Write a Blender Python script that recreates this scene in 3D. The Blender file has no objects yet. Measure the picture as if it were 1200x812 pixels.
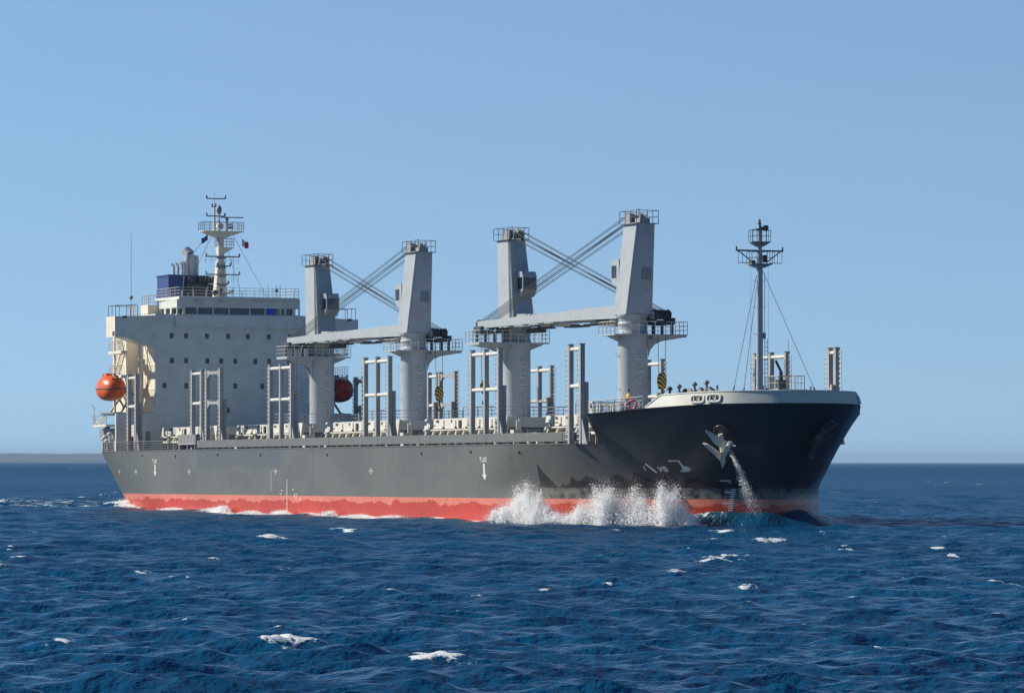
import bpy, bmesh, math, random
import numpy as np
from mathutils import Vector, Matrix, Euler

random.seed(7)
rng = np.random.default_rng(11)
R = math.radians
scene = bpy.context.scene
col = scene.collection

# ------------------------------------------------------------------ frame
F_PX = 5199.5                       # focal length in pixels of a 1200 px wide frame
EYE = 5.23                          # eye height above the water
HEAD = R(67.81); TRIM = R(0.189)
ORG = Vector((-19.95, 465.58, -0.95))
SHIP_ROT = Euler((0, -TRIM, -HEAD), 'XYZ')
SHIP_M = Matrix.Translation(ORG) @ SHIP_ROT.to_matrix().to_4x4()
HB = 14.16                          # half beam
ZD = 7.36                           # main deck

# ------------------------------------------------------------------ materials
def new_mat(name):
    m = bpy.data.materials.new(name); m.use_nodes = True
    nt = m.node_tree; nt.nodes.clear()
    out = nt.nodes.new('ShaderNodeOutputMaterial')
    b = nt.nodes.new('ShaderNodeBsdfPrincipled')
    nt.links.new(b.outputs[0], out.inputs[0])
    return m, nt, b, out

def N(nt, typ, **kw):
    n = nt.nodes.new(typ)
    for k, v in kw.items():
        if k in ('operation', 'noise_dimensions', 'blend_type', 'data_type', 'interpolation_type', 'attribute_name', 'wave_type', 'bands_direction', 'feature', 'clamp_factor', 'normalize'):
            setattr(n, k, v)
        else:
            n.inputs[k].default_value = v
    return n

def math_n(nt, op, a, b=None, c=None, clamp=False):
    n = nt.nodes.new('ShaderNodeMath'); n.operation = op; n.use_clamp = clamp
    for i, v in enumerate((a, b, c)):
        if v is None: continue
        if isinstance(v, (int, float)): n.inputs[i].default_value = v
        else: nt.links.new(v, n.inputs[i])
    return n.outputs[0]

def sstep(nt, x, a, b):
    n = nt.nodes.new('ShaderNodeMapRange'); n.interpolation_type = 'SMOOTHSTEP'
    nt.links.new(x, n.inputs[0])
    n.inputs[1].default_value = a; n.inputs[2].default_value = b
    n.inputs[3].default_value = 0; n.inputs[4].default_value = 1
    return n.outputs[0]

def mixc(nt, fac, a, b):
    n = nt.nodes.new('ShaderNodeMix'); n.data_type = 'RGBA'
    if isinstance(fac, (int, float)): n.inputs[0].default_value = fac
    else: nt.links.new(fac, n.inputs[0])
    for i, v in ((6, a), (7, b)):
        if isinstance(v, tuple): n.inputs[i].default_value = (*v, 1)
        else: nt.links.new(v, n.inputs[i])
    return n.outputs[2]

def paint(name, c, rough=.5, dirt=.25, dirt_col=(.16, .09, .05), scale=.7, metal=0., streak=True):
    """weathered marine paint: faint mottling, thin run-down streaks and a little rust"""
    m, nt, b, out = new_mat(name)
    tc = nt.nodes.new('ShaderNodeTexCoord')
    mp = nt.nodes.new('ShaderNodeMapping'); nt.links.new(tc.outputs['Object'], mp.inputs[0])
    mp.inputs['Scale'].default_value = (2.2, 2.2, .22) if streak else (1, 1, 1)
    n1 = N(nt, 'ShaderNodeTexNoise', Scale=scale, Detail=6., Roughness=.62); nt.links.new(tc.outputs['Object'], n1.inputs['Vector'])
    n2 = N(nt, 'ShaderNodeTexNoise', Scale=1.3, Detail=5., Roughness=.6); nt.links.new(mp.outputs[0], n2.inputs['Vector'])
    f1 = sstep(nt, n1.outputs[0], .35, .75)
    f2 = sstep(nt, n2.outputs[0], .58, .8)
    c2 = tuple(x*.84 for x in c)
    a = mixc(nt, f1, c, c2)
    fac = math_n(nt, 'MULTIPLY', f2, dirt)
    a = mixc(nt, fac, a, dirt_col)
    nt.links.new(a, b.inputs['Base Color'])
    b.inputs['Roughness'].default_value = rough; b.inputs['Metallic'].default_value = metal
    rr = math_n(nt, 'ADD', math_n(nt, 'MULTIPLY', n1.outputs[0], .25), rough-.12)
    nt.links.new(rr, b.inputs['Roughness'])
    bp = N(nt, 'ShaderNodeBump', Strength=.15, Distance=.03); nt.links.new(n1.outputs[0], bp.inputs['Height']); nt.links.new(bp.outputs[0], b.inputs['Normal'])
    return m

M = {}
M['cream'] = paint('cream_paint', (.80, .74, .60), .5, .22)
M['house'] = paint('house_paint', (.63, .66, .62), .5, .18)  # the block's cream greyed, shade of its front painted in
M['bulwark_cream'] = paint('bulwark_cream', (.55, .56, .50), .5, .2)
M['crane'] = paint('crane_paint', (.405, .445, .475), .5, .2)
M['post'] = paint('post_paint', (.36, .36, .36), .5, .3)
M['white'] = paint('white_paint', (.70, .69, .62), .5, .3)
M['deck'] = paint('deck_paint', (.09, .06, .05), .7, .3, streak=False)
M['dark'] = paint('dark_steel', (.05, .055, .06), .55, .3)
M['grey'] = paint('grey_steel', (.26, .28, .29), .5, .25)
M['bulwark_grey'] = paint('bulwark_grey', (.15, .16, .155), .5, .35)
M['rope'] = paint('wire_rope', (.05, .055, .055), .6, .1)
M['navy'] = paint('navy_paint', (.03, .06, .22), .45, .15)
M['orange'] = paint('orange_grp', (.80, .13, .02), .35, .2)
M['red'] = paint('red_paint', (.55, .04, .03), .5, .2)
M['silver'] = paint('silver_pipe', (.55, .55, .55), .4, .2, metal=.4)
M['mark'] = paint('marking_white', (.70, .70, .66), .6, .35, streak=False)
M['yellow'] = paint('yellow_paint', (.75, .50, .04), .5, .3, streak=False)
M['blue'] = paint('blue_blind', (.01, .05, .75), .6, .1, streak=False)
M['skin'] = paint('skin', (.45, .26, .18), .6, 0, streak=False)
M['rust'] = paint('anchor_paint', (.72, .66, .52), .65, .7, (.2, .09, .04))

def glass():
    m, nt, b, out = new_mat('dark_glass')
    tc = nt.nodes.new('ShaderNodeTexCoord')
    n = N(nt, 'ShaderNodeTexNoise', Scale=.9, Detail=3.); nt.links.new(tc.outputs['Object'], n.inputs['Vector'])
    nt.links.new(mixc(nt, sstep(nt, n.outputs[0], .4, .7), (.012, .018, .024), (.05, .06, .06)), b.inputs['Base Color'])
    b.inputs['Roughness'].default_value = .08
    return m
M['glass'] = glass()

def hook_stripes():
    m, nt, b, out = new_mat('hazard_stripes')
    tc = nt.nodes.new('ShaderNodeTexCoord')
    sx = nt.nodes.new('ShaderNodeSeparateXYZ'); nt.links.new(tc.outputs['Object'], sx.inputs[0])
    d = math_n(nt, 'ADD', math_n(nt, 'ADD', sx.outputs[2], math_n(nt, 'MULTIPLY', sx.outputs[1], .65)), math_n(nt, 'MULTIPLY', sx.outputs[0], .3))
    fr = math_n(nt, 'FRACT', math_n(nt, 'MULTIPLY', d, 2.6))
    f = math_n(nt, 'GREATER_THAN', fr, .5)
    nt.links.new(mixc(nt, f, (.80, .50, .05), (.02, .02, .02)), b.inputs['Base Color'])
    b.inputs['Roughness'].default_value = .5
    return m
M['stripe'] = hook_stripes()

def hull_mat():
    m, nt, b, out = new_mat('hull_paint')
    tc = nt.nodes.new('ShaderNodeTexCoord')
    sp = nt.nodes.new('ShaderNodeSeparateXYZ'); nt.links.new(tc.outputs['Object'], sp.inputs[0])
    s, z = sp.outputs[0], sp.outputs[2]
    def noise(sc, vs, detail=5., rough=.6):
        mp = nt.nodes.new('ShaderNodeMapping'); nt.links.new(tc.outputs['Object'], mp.inputs[0]); mp.inputs['Scale'].default_value = vs
        n = N(nt, 'ShaderNodeTexNoise', Scale=sc, Detail=detail, Roughness=rough); nt.links.new(mp.outputs[0], n.inputs['Vector'])
        return n.outputs[0]
    big = noise(.12, (1, 1, 1.6)); fine = noise(1.4, (1, 1, 1)); streak = noise(1.0, (1.6, 1.6, .12)); strk2 = noise(2.2, (1.5, 1.5, .07))
    # grey topside
    g = mixc(nt, sstep(nt, big, .38, .62), (.098, .108, .106), (.120, .130, .125))
    g = mixc(nt, math_n(nt, 'MULTIPLY', sstep(nt, streak, .5, .75), .45), g, (.085, .092, .09))
    g = mixc(nt, math_n(nt, 'MULTIPLY', sstep(nt, strk2, .6, .8), .3), g, (.19, .20, .19))
    # repainted panels
    def band(x, a, b_, w=.08):
        return math_n(nt, 'MULTIPLY', sstep(nt, x, a-w, a+w), math_n(nt, 'SUBTRACT', 1., sstep(nt, x, b_-w, b_+w)))
    zlim = math_n(nt, 'SUBTRACT', z, math_n(nt, 'MULTIPLY', noise(.12, (1, 0, 0)), 2.2))
    pan = math_n(nt, 'MULTIPLY', band(s, 1.2, 27.6, .05), sstep(nt, zlim, 4.35, 4.5))
    g = mixc(nt, math_n(nt, 'MULTIPLY', pan, .75), g, (.082, .098, .115))
    pan2 = math_n(nt, 'MULTIPLY', band(s, 12., 18.2, .05), band(z, 3.3, 4.9, .05))
    g = mixc(nt, math_n(nt, 'MULTIPLY', pan2, .4), g, (.085, .097, .105))
    pan3 = math_n(nt, 'MULTIPLY', band(s, 57., 73., .05), band(z, 4.7, 7.2, .03))
    g = mixc(nt, math_n(nt, 'MULTIPLY', pan3, .3), g, (.105, .118, .11))
    # seams: one long horizontal weld line and the vertical butts
    seam = math_n(nt, 'MULTIPLY', band(z, 4.62, 4.68, .02), math_n(nt, 'GREATER_THAN', streak, .42))
    g = mixc(nt, math_n(nt, 'MULTIPLY', seam, .6), g, (.09, .10, .10))
    vf = math_n(nt, 'FRACT', math_n(nt, 'MULTIPLY', math_n(nt, 'ADD', s, 50.), 1/12.4))
    vs_ = math_n(nt, 'LESS_THAN', vf, .012)
    g = mixc(nt, math_n(nt, 'MULTIPLY', vs_, .5), g, (.06, .065, .065))
    rust = math_n(nt, 'MULTIPLY', sstep(nt, noise(1.7, (1.2, 1.2, .10), 4., .65), .66, .80), sstep(nt, z, 3.5, 7.2))
    g = mixc(nt, math_n(nt, 'MULTIPLY', rust, .5), g, (.12, .06, .03))
    # hull forward of the shoulder goes blue black: shade of the flare painted in
    fw = sstep(nt, math_n(nt, 'ADD', s, math_n(nt, 'MULTIPLY', big, 8.)), 97., 111.)
    g = mixc(nt, fw, g, (.020, .025, .038))
    # washed band just above the boot top, forward
    wash = math_n(nt, 'MULTIPLY', math_n(nt, 'MULTIPLY', sstep(nt, s, 88., 88.4), band(z, 2.76, 3.68, .05)), sstep(nt, fine, .3, .6))
    g = mixc(nt, math_n(nt, 'MULTIPLY', wash, .8), g, (.15, .15, .13))
    # wet patches thrown up by the bow wave
    wetn = noise(.33, (1, 1, .5), 6., .6)
    acc_ = math_n(nt, 'ADD', 3.55, math_n(nt, 'MULTIPLY', math_n(nt, 'SUBTRACT', wetn, .5), 2.2))
    for c0, w0, h0 in ((90.3, .5, 1.6), (91.0, 1.0, 1.2), (96.4, 1.9, 1.4), (99.6, 1.1, 1.3), (101.6, .9, 1.5), (104.2, 1.3, 1.3), (106.6, .9, 1.1), (108.6, .8, .9), (94.3, .35, .35)):
        d_ = math_n(nt, 'DIVIDE', math_n(nt, 'SUBTRACT', s, c0), w0)
        acc_ = math_n(nt, 'ADD', acc_, math_n(nt, 'MULTIPLY', math_n(nt, 'EXPONENT', math_n(nt, 'MULTIPLY', math_n(nt, 'MULTIPLY', d_, d_), -1.)), h0))
    wz = math_n(nt, 'SUBTRACT', acc_, z)
    wet_t = math_n(nt, 'MULTIPLY', math_n(nt, 'MULTIPLY', sstep(nt, wz, 0., .12), sstep(nt, s, 89.2, 89.8)), math_n(nt, 'SUBTRACT', 1., wash))
    g = mixc(nt, math_n(nt, 'MULTIPLY', wet_t, .85), g, (.006, .007, .010))
    # boot top: pale dry and dark wet red
    rd = mixc(nt, sstep(nt, fine, .35, .7), (.62, .19, .135), (.54, .15, .10))
    rd = mixc(nt, math_n(nt, 'MULTIPLY', sstep(nt, streak, .55, .75), .4), rd, (.52, .15, .10))
    wn = noise(.33, (1, 1, .15), 6., .62)
    wline = math_n(nt, 'SUBTRACT', math_n(nt, 'ADD', 1.32, math_n(nt, 'MULTIPLY', wn, 1.9)), z)
    wetr = sstep(nt, wline, -.03, .04)
    rw = mixc(nt, sstep(nt, fine, .3, .7), (.50, .046, .016), (.42, .036, .012))
    rd = mixc(nt, wetr, rd, rw)
    # growth at the foot
    isred = math_n(nt, 'LESS_THAN', z, 2.76)
    c = mixc(nt, isred, g, rd)
    nt.links.new(c, b.inputs['Base Color'])
    wet_any = math_n(nt, 'MAXIMUM', math_n(nt, 'MULTIPLY', wetr, isred), wet_t)
    rr = math_n(nt, 'SUBTRACT', math_n(nt, 'ADD', .42, math_n(nt, 'MULTIPLY', fine, .2)), math_n(nt, 'MULTIPLY', wet_any, .12))
    rr = math_n(nt, 'SUBTRACT', rr, math_n(nt, 'MULTIPLY', fw, .16))
    nt.links.new(rr, b.inputs['Roughness'])
    # plate panting between frames
    pl = noise(.5, (1.4, 1, .8), 2.)
    bp = N(nt, 'ShaderNodeBump', Strength=.5, Distance=.08); nt.links.new(pl, bp.inputs['Height'])
    nt.links.new(bp.outputs[0], b.inputs['Normal'])
    return m
M['hull'] = hull_mat()

def foam_mat(name='foam', noise=True):
    m, nt, b, out = new_mat(name)
    b.inputs['Base Color'].default_value = (.995, .995, .995, 1)
    b.inputs['Roughness'].default_value = .7
    if noise:
        tc = nt.nodes.new('ShaderNodeTexCoord')
        n = N(nt, 'ShaderNodeTexNoise', Scale=4., Detail=5., Roughness=.7); nt.links.new(tc.outputs['Object'], n.inputs['Vector'])
        nt.links.new(mixc(nt, n.outputs[0], (.94, .95, .95), (.80, .85, .88)), b.inputs['Base Color'])
        bp = N(nt, 'ShaderNodeBump', Strength=.8, Distance=.12); nt.links.new(n.outputs[0], bp.inputs['Height']); nt.links.new(bp.outputs[0], b.inputs['Normal'])
    tl = nt.nodes.new('ShaderNodeBsdfTranslucent'); tl.inputs[0].default_value = (.995, .997, 1., 1)
    mx = nt.nodes.new('ShaderNodeMixShader'); mx.inputs[0].default_value = .72
    nt.links.new(b.outputs[0], mx.inputs[1]); nt.links.new(tl.outputs[0], mx.inputs[2]); nt.links.new(mx.outputs[0], out.inputs[0])
    return m
M['spray'] = foam_mat('spray_white', False)

# ------------------------------------------------------------------ mesh builder
class MB:
    def __init__(self): self.v = []; self.f = []; self.smooth = []; self.mi = []; self.pr = []
    def add(self, vs, fs, smooth=False, mi=0):
        o = len(self.v); self.pr.append((o, len(self.f), len(vs), len(fs))); self.v += [tuple(p) for p in vs]
        self.f += [tuple(i+o for i in f) for f in fs]; self.smooth += [smooth]*len(fs); self.mi += [mi]*len(fs)
        return self
    def box(self, a, b, mi=0):
        x0, x1 = sorted((a[0], b[0])); y0, y1 = sorted((a[1], b[1])); z0, z1 = sorted((a[2], b[2]))
        return self.add([(x0, y0, z0), (x1, y0, z0), (x1, y1, z0), (x0, y1, z0), (x0, y0, z1), (x1, y0, z1), (x1, y1, z1), (x0, y1, z1)],
                 [(0, 3, 2, 1), (4, 5, 6, 7), (0, 1, 5, 4), (1, 2, 6, 5), (2, 3, 7, 6), (3, 0, 4, 7)], mi=mi)
    def hexa(self, bot, top, mi=0):
        return self.add(list(bot)+list(top), [(0, 3, 2, 1), (4, 5, 6, 7), (0, 1, 5, 4), (1, 2, 6, 5), (2, 3, 7, 6), (3, 0, 4, 7)], mi=mi)
    def cyl(self, a, b, r0, r1=None, n=8, cap=True, mi=0, smooth=None):
        r1 = r0 if r1 is None else r1
        a = Vector(a); b = Vector(b); d = b-a
        if d.length < 1e-6: return self
        d.normalize(); u = d.orthogonal().normalized(); w = d.cross(u)
        vs = []
        for p, r in ((a, r0), (b, r1)):
            for k in range(n):
                t = 2*math.pi*(k+.5)/n; vs.append(p+(u*math.cos(t)+w*math.sin(t))*r)
        fs = [(k, (k+1) % n, n+(k+1) % n, n+k) for k in range(n)]
        self.add(vs, fs, smooth=(n > 6) if smooth is None else smooth, mi=mi)
        if cap: self.add(vs, [tuple(range(n-1, -1, -1)), tuple(range(n, 2*n))], mi=mi)
        return self
    def tube(self, pts, r, n=5, mi=0):
        for a, b in zip(pts, pts[1:]): self.cyl(a, b, r, r, n, mi=mi)
        return self
    def lathe(self, c, prof, n=16, mi=0):
        vs = []
        for z, r in prof:
            for k in range(n):
                t = 2*math.pi*k/n; vs.append((c[0]+r*math.cos(t), c[1]+r*math.sin(t), c[2]+z))
        fs = []
        for j in range(len(prof)-1):
            for k in range(n): fs.append((j*n+k, j*n+(k+1) % n, (j+1)*n+(k+1) % n, (j+1)*n+k))
        self.add(vs, fs, smooth=True, mi=mi)
        return self.add(vs, [tuple(range(n-1, -1, -1)), tuple(range(len(vs)-n, len(vs)))], mi=mi)
    def prism(self, poly, axis, a, b, mi=0):
        """polygon (u,v) extruded along axis 0=x (u,v = y,z) or 1=y (u,v = x,z) or 2=z (x,y)"""
        def P(u, v, w): return ((w, u, v), (u, w, v), (u, v, w))[axis]
        n = len(poly); vs = [P(u, v, a) for u, v in poly]+[P(u, v, b) for u, v in poly]
        fs = [(k, (k+1) % n, n+(k+1) % n, n+k) for k in range(n)]+[tuple(range(n-1, -1, -1)), tuple(range(n, 2*n))]
        return self.add(vs, fs, mi=mi)
    def rail(self, pts, h=1.05, post=1.5, r=.028, bars=3, closed=False):
        """hand rail along a polyline"""
        pts = [Vector(p) for p in pts]
        if closed: pts.append(pts[0])
        for a, b in zip(pts, pts[1:]):
            L = (b-a).length; k = max(1, round(L/post))
            for i in range(k+1):
                p = a.lerp(b, i/k); self.cyl(p, p+Vector((0, 0, h)), r*1.15, n=4, cap=False)
            for j in range(bars):
                o = Vector((0, 0, h*(j+1)/bars)); self.cyl(a+o, b+o, r if j == bars-1 else r*.7, n=4, cap=False)
        return self
    def pieces(self, tol=.04):
        """primitives whose boxes touch belong to one piece"""
        bb = []
        for o, _, nv, _ in self.pr:
            a = np.array(self.v[o:o+nv]); bb.append((a.min(0)-tol, a.max(0)+tol))
        par = list(range(len(bb)))
        def find(i):
            while par[i] != i: par[i] = par[par[i]]; i = par[i]
            return i
        for i in range(len(bb)):
            for j in range(i):
                if np.all(bb[i][0] <= bb[j][1]) and np.all(bb[j][0] <= bb[i][1]): par[find(i)] = find(j)
        g = {}
        for i in range(len(bb)): g.setdefault(find(i), []).append(i)
        return list(g.values())
    def build(self, name, mat, parent=None, loc=None, rot=None, join=False, maxp=14, tol=.04):
        if not join and 1 < len(self.pr) < 400:
            gs = self.pieces(tol)
            if 1 < len(gs) <= maxp:
                first = None
                for g in gs:
                    q = MB()
                    for i in g:
                        o, fo, nv, nf_ = self.pr[i]
                        q.add(self.v[o:o+nv], [tuple(k-o for k in f) for f in self.f[fo:fo+nf_]], self.smooth[fo] if nf_ else False)
                    ob = q.build(name, mat, parent, loc, rot, join=True); first = first or ob
                return first
        me = bpy.data.meshes.new(name); me.from_pydata(self.v, [], self.f)
        me.polygons.foreach_set('use_smooth', self.smooth)
        mats = mat if isinstance(mat, (list, tuple)) else [mat]
        for m_ in mats: me.materials.append(m_)
        if len(mats) > 1: me.polygons.foreach_set('material_index', self.mi)
        me.update()
        bm = bmesh.new(); bm.from_mesh(me); bmesh.ops.recalc_face_normals(bm, faces=bm.faces[:]); bm.to_mesh(me); bm.free()
        o = bpy.data.objects.new(name, me); col.objects.link(o)
        if parent: o.parent = parent
        if loc: o.location = loc
        if rot: o.rotation_euler = rot
        return o

def tag(o, label=None, cat=None, group=None, kind=None):
    if label: o['label'] = label
    if cat: o['category'] = cat
    if group: o['group'] = group
    if kind: o['kind'] = kind
    return o

# ------------------------------------------------------------------ hull form
# paired plan curves (s, half breadth): top at the knuckle, bottom at the waterline
STN = [((-42.6, 9.9), (-41.4, 5.6)), ((-41.2, 11.2), (-39.0, 7.4)), ((-39, 12.15), (-35.5, 9.2)), ((-35, 13.3), (-31, 11.0)),
       ((-30, 13.9), (-25, 12.7)), ((-24, HB), (-17, 13.8)), ((-14, HB), (-8, HB)), ((10, HB), (10, HB))]
BWN = [((60, HB), (60, HB)), ((80, HB), (74, HB)), ((88.5, HB), (81, 13.9)), ((94.5, 13.8), (86, 13.15)), ((100, 12.6), (91.5, 12.0)),
       ((103.5, 11), (96, 10.6)), ((106.5, 9.5), (99.7, 9.0)), ((110.5, 7.5), (103.5, 7.0)), ((113.5, 5.6), (107, 4.7)),
       ((115.4, 3.3), (109.3, 2.4)), ((116.25, 1.55), (110.3, 1.0)), ((116.5, 0), (110.7, 0))]
def dense(arr, k=12):
    out = []
    for i in range(len(arr)-1):
        p0 = arr[max(i-1, 0)]; p1 = arr[i]; p2 = arr[i+1]; p3 = arr[min(i+2, len(arr)-1)]
        for j in range(k):
            t = j/k; q = []
            for a, b, c, d in zip(sum(p0, ()), sum(p1, ()), sum(p2, ()), sum(p3, ())):
                q.append(.5*(2*b+(c-a)*t+(2*a-5*b+4*c-d)*t*t+(3*b-a-3*c+d)*t**3))
            out.append(q)
    out.append(list(sum(arr[-1], ())))
    a = np.array(out); a[:, 1] = np.clip(a[:, 1], 0, HB); a[:, 3] = np.clip(a[:, 3], 0, HB)
    return a
DS = dense(STN); DB = dense(BWN)
ZB_B, ZB_S = 3.7, .9
def zk(s): return float(np.interp(s, [99, 103, 106, 109.5, 112.3, 116.5], [9.8, 10.0, 10.24, 10.42, 10.53, 10.56]))
def curve(z):
    e = min(max((z-ZB_S)/(ZD-ZB_S), 0), 1)**.85
    a = DS[:, 2:]*(1-e)+DS[:, :2]*e
    e = min(max((z-ZB_B)/(10.3-ZB_B), 0), 1.05)**1.05
    b = DB[:, 2:]*(1-e)+DB[:, :2]*e
    return np.vstack([a, b])
def resample(c, n):
    d = np.r_[0, np.cumsum(np.hypot(*np.diff(c, axis=0).T))]
    t = np.linspace(0, d[-1], n)
    return np.c_[np.interp(t, d, c[:, 0]), np.interp(t, d, c[:, 1])]
SB = 99.4
def split(c, sb):
    i = int(np.searchsorted(c[:, 0], sb))
    w = np.interp(sb, c[:, 0], c[:, 1])
    return np.vstack([c[:i], [sb, w]]), np.vstack([[sb, w], c[i:]])
def half(s, z):
    c = curve(z); return float(np.interp(s, c[:, 0], c[:, 1], right=0))
WLC = curve(1.0)

def hull_build(root):
    zr = [-3., -1.5, 0., .6, 1.2, 1.8, 2.4, 3., 3.6, 4.2, 4.8, 5.4, 6., 6.6, 7.0, ZD]
    nA, nB = 110, 60
    rows = []
    for z in zr:
        a, b = split(curve(z), SB); A = resample(a, nA); B_ = resample(b, nB)
        rows.append([(p[0], p[1], z) for p in A]+[(p[0], p[1], z) for p in B_[1:]])
    up = []
    for k in range(1, 8):
        e = k/7
        zc = ZD+e*(10.3-ZD)
        sb = SB+.35*(1-(1-e)**2)
        a, b = split(curve(zc), sb); B_ = resample(b, nB)
        up.append([(p[0], p[1], ZD+e*(zk(p[0])-ZD)) for p in B_])
    m = MB()
    for sg in (-1, 1):
        W = nA+nB-1
        vs = [(x, sg*y, z) for r in rows for (x, y, z) in r]
        fs = [(j*W+i, j*W+i+1, (j+1)*W+i+1, (j+1)*W+i) for j in range(len(zr)-1) for i in range(W-1)]
        o = len(vs); base = (len(zr)-1)*W+nA-1
        vs += [(x, sg*y, z) for r in up for (x, y, z) in r]
        for j in range(len(up)):
            for i in range(nB-1):
                lo = (base+i, base+i+1) if j == 0 else (o+(j-1)*nB+i, o+(j-1)*nB+i+1)
                fs.append((lo[0], lo[1], o+j*nB+i+1, o+j*nB+i))
        m.add(vs, fs, smooth=True)
    # transom
    for j in range(len(zr)-1):
        a = rows[j][0]; b = rows[j+1][0]
        m.add([(a[0], -a[1], a[2]), (a[0], a[1], a[2]), (b[0], b[1], b[2]), (b[0], -b[1], b[2])], [(0, 1, 2, 3)])
    # forecastle break bulkhead
    for j in range(len(up)-1):
        a = up[j][0]; b = up[j+1][0]
        m.add([(a[0], -a[1], a[2]), (a[0], a[1], a[2]), (b[0], b[1], b[2]), (b[0], -b[1], b[2])], [(0, 1, 2, 3)])
    a = up[0][0]; m.add([(SB, -half(SB, ZD), ZD-.05), (SB, half(SB, ZD), ZD-.05), (a[0], a[1], a[2]), (a[0], -a[1], a[2])], [(0, 1, 2, 3)])
    hull = m.build('hull', M['hull'], root)
    # welds share vertices for smooth normals
    bm = bmesh.new(); bm.from_mesh(hull.data); bmesh.ops.remove_doubles(bm, verts=bm.verts[:], dist=.004)
    bmesh.ops.recalc_face_normals(bm, faces=bm.faces[:]); bm.to_mesh(hull.data); bm.free()
    # decks
    d = MB(); r = rows[-1]; r = [q for q in r if q[0] <= SB+.4]
    for a, b in zip(r, r[1:]): d.add([(a[0], -a[1], ZD-.02), (b[0], -b[1], ZD-.02), (b[0], b[1], ZD-.02), (a[0], a[1], ZD-.02)], [(0, 1, 2, 3)])
    r = up[-1]
    for a, b in zip(r, r[1:]): d.add([(a[0], -a[1], a[2]-.06), (b[0], -b[1], b[2]-.06), (b[0], b[1], b[2]-.06), (a[0], a[1], a[2]-.06)], [(0, 1, 2, 3)])
    d.build('deck', M['deck'], root)
    return hull, rows, up

root = bpy.data.objects.new('bulk_carrier', None); col.objects.link(root)
root.matrix_world = SHIP_M
tag(root, 'grey and red bulk cargo ship with four deck cranes throwing up white bow spray', 'cargo ship')
hull, ROWS, UP = hull_build(root)

# rubbing edge along the deck line
for sg in (-1, 1):
    r = ROWS[-1][:110]; m = MB()
    for a, b in zip(r[::3], r[3::3]): m.cyl((a[0], sg*(a[1]+.0), a[2]), (b[0], sg*(b[1]+.0), b[2]), .06, n=5)
    m.build('deck_edge', M['bulwark_grey'], root)

# bow bulwark
def bow_curve():
    c = [(p[0], p[1], p[2]) for p in UP[-1]]
    full = [(x, -y, z) for x, y, z in c]+[(x, y, z) for x, y, z in c[::-1][1:]]
    return full
BC = bow_curve()
m = MB()
seq = [p for p in BC if p[0] > 105.7]
outer = []; inner = []
for i, p in enumerate(seq):
    h = .97
    if p[0] < 107.1: h = .02+.95*max(0, (p[0]-105.8))/1.3
    n_ = Vector((p[0]-98, p[1]*1.3, 0)).normalized()
    q = Vector(p)
    outer.append((q+n_*.03, q-n_*.30*h+Vector((0, 0, h)))); inner.append((q-n_*.10, q-n_*(.30*h+.1)+Vector((0, 0, h-.03))))
vs = []; fs = []
for (a, b), (c, d) in zip(outer, inner): vs += [a, b, d, c]
for i in range(len(seq)-1):
    for k in range(4): fs.append((4*i+k, 4*i+(k+1) % 4, 4*i+4+(k+1) % 4, 4*i+4+k))
fs += [(0, 1, 2, 3), tuple(4*(len(seq)-1)+k for k in (3, 2, 1, 0))]
bw = m.add(vs, fs).build('bow_bulwark', M['bulwark_cream'], root)
for f_ in bw.data.polygons: f_.use_smooth = False
m = MB()
m.tube([tuple(Vector(b)+Vector((0, 0, .03))) for a, b in outer[::2]], .06, n=6)
m.build('bulwark_cap', M['house'], bw)

# recessed fairleads in the bulwark : oval frame, dark throat and rollers
def fairlead(s, side, name='fairlead'):
    c = [p for p in BC if (p[1] < 0) == (side < 0)]
    w = np.interp(s, [p[0] for p in sorted(c)], [abs(p[1]) for p in sorted(c)])
    w2 = np.interp(s+.5, [p[0] for p in sorted(c)], [abs(p[1]) for p in sorted(c)])
    T = Vector((.5, side*(w2-w), 0)).normalized(); Nn = Vector((T.y, -T.x, 0))*(1 if side < 0 else -1)
    if Nn.dot(Vector((1, side*1.0, 0))) < 0: Nn = -Nn
    z0 = zk(s)+.45; P0 = Vector((s, side*w, z0))-Nn*.08; VV = (Vector((0, 0, 1))-Nn*.3).normalized(); NT = (Nn+Vector((0, 0, .3))).normalized()
    def L(u, v, n): return P0+T*u+VV*v+NT*n
    fr = MB(); ring = []
    for k in range(20):
        t = 2*math.pi*k/20; cu = math.copysign(abs(math.cos(t))**.5, math.cos(t)); su = math.copysign(abs(math.sin(t))**.5, math.sin(t))
        ring.append((cu, su))
    vs = []
    for (cu, su) in ring: vs += [L(cu*.72, su*.36, .01), L(cu*.72, su*.36, .09), L(cu*.58, su*.25, .09), L(cu*.58, su*.25, .0)]
    fs = [(4*k+j, 4*k+(j+1) % 4, 4*((k+1) % 20)+(j+1) % 4, 4*((k+1) % 20)+j) for k in range(20) for j in range(4)]
    fr.add(vs, fs)
    o = fr.build(name, M['house'], root)
    th = MB().add([L(cu*.58, su*.25, .012) for cu, su in ring], [tuple(range(20))])
    th.build('throat', M['dark'], o)
    rl = MB()
    for u in (-.3, .22):
        rl.cyl(L(u, -.22, .05), L(u, .14, .05), .07, n=8); rl.cyl(L(u-.05, -.2, .05), L(u+.3, -.2, .05), .05, n=6)
    rl.build('roller', M['white'], o)
for s_, sd in ((110.7, -1), (112.1, -1), (110.7, 1), (112.1, 1)): fairlead(s_, sd)
# centre chock
p = BC[len(BC)//2]
m = MB(); 
for k in range(10):
    t = math.pi*k/9
m.lathe((0, 0, 0), [(0, .26), (.12, .22), (.14, .12), (.05, .1)], 12)
m.build('bow_chock', M['white'], root, loc=(115.95, -1.3, 11.0), rot=(R(45), R(45), 0))

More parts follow.
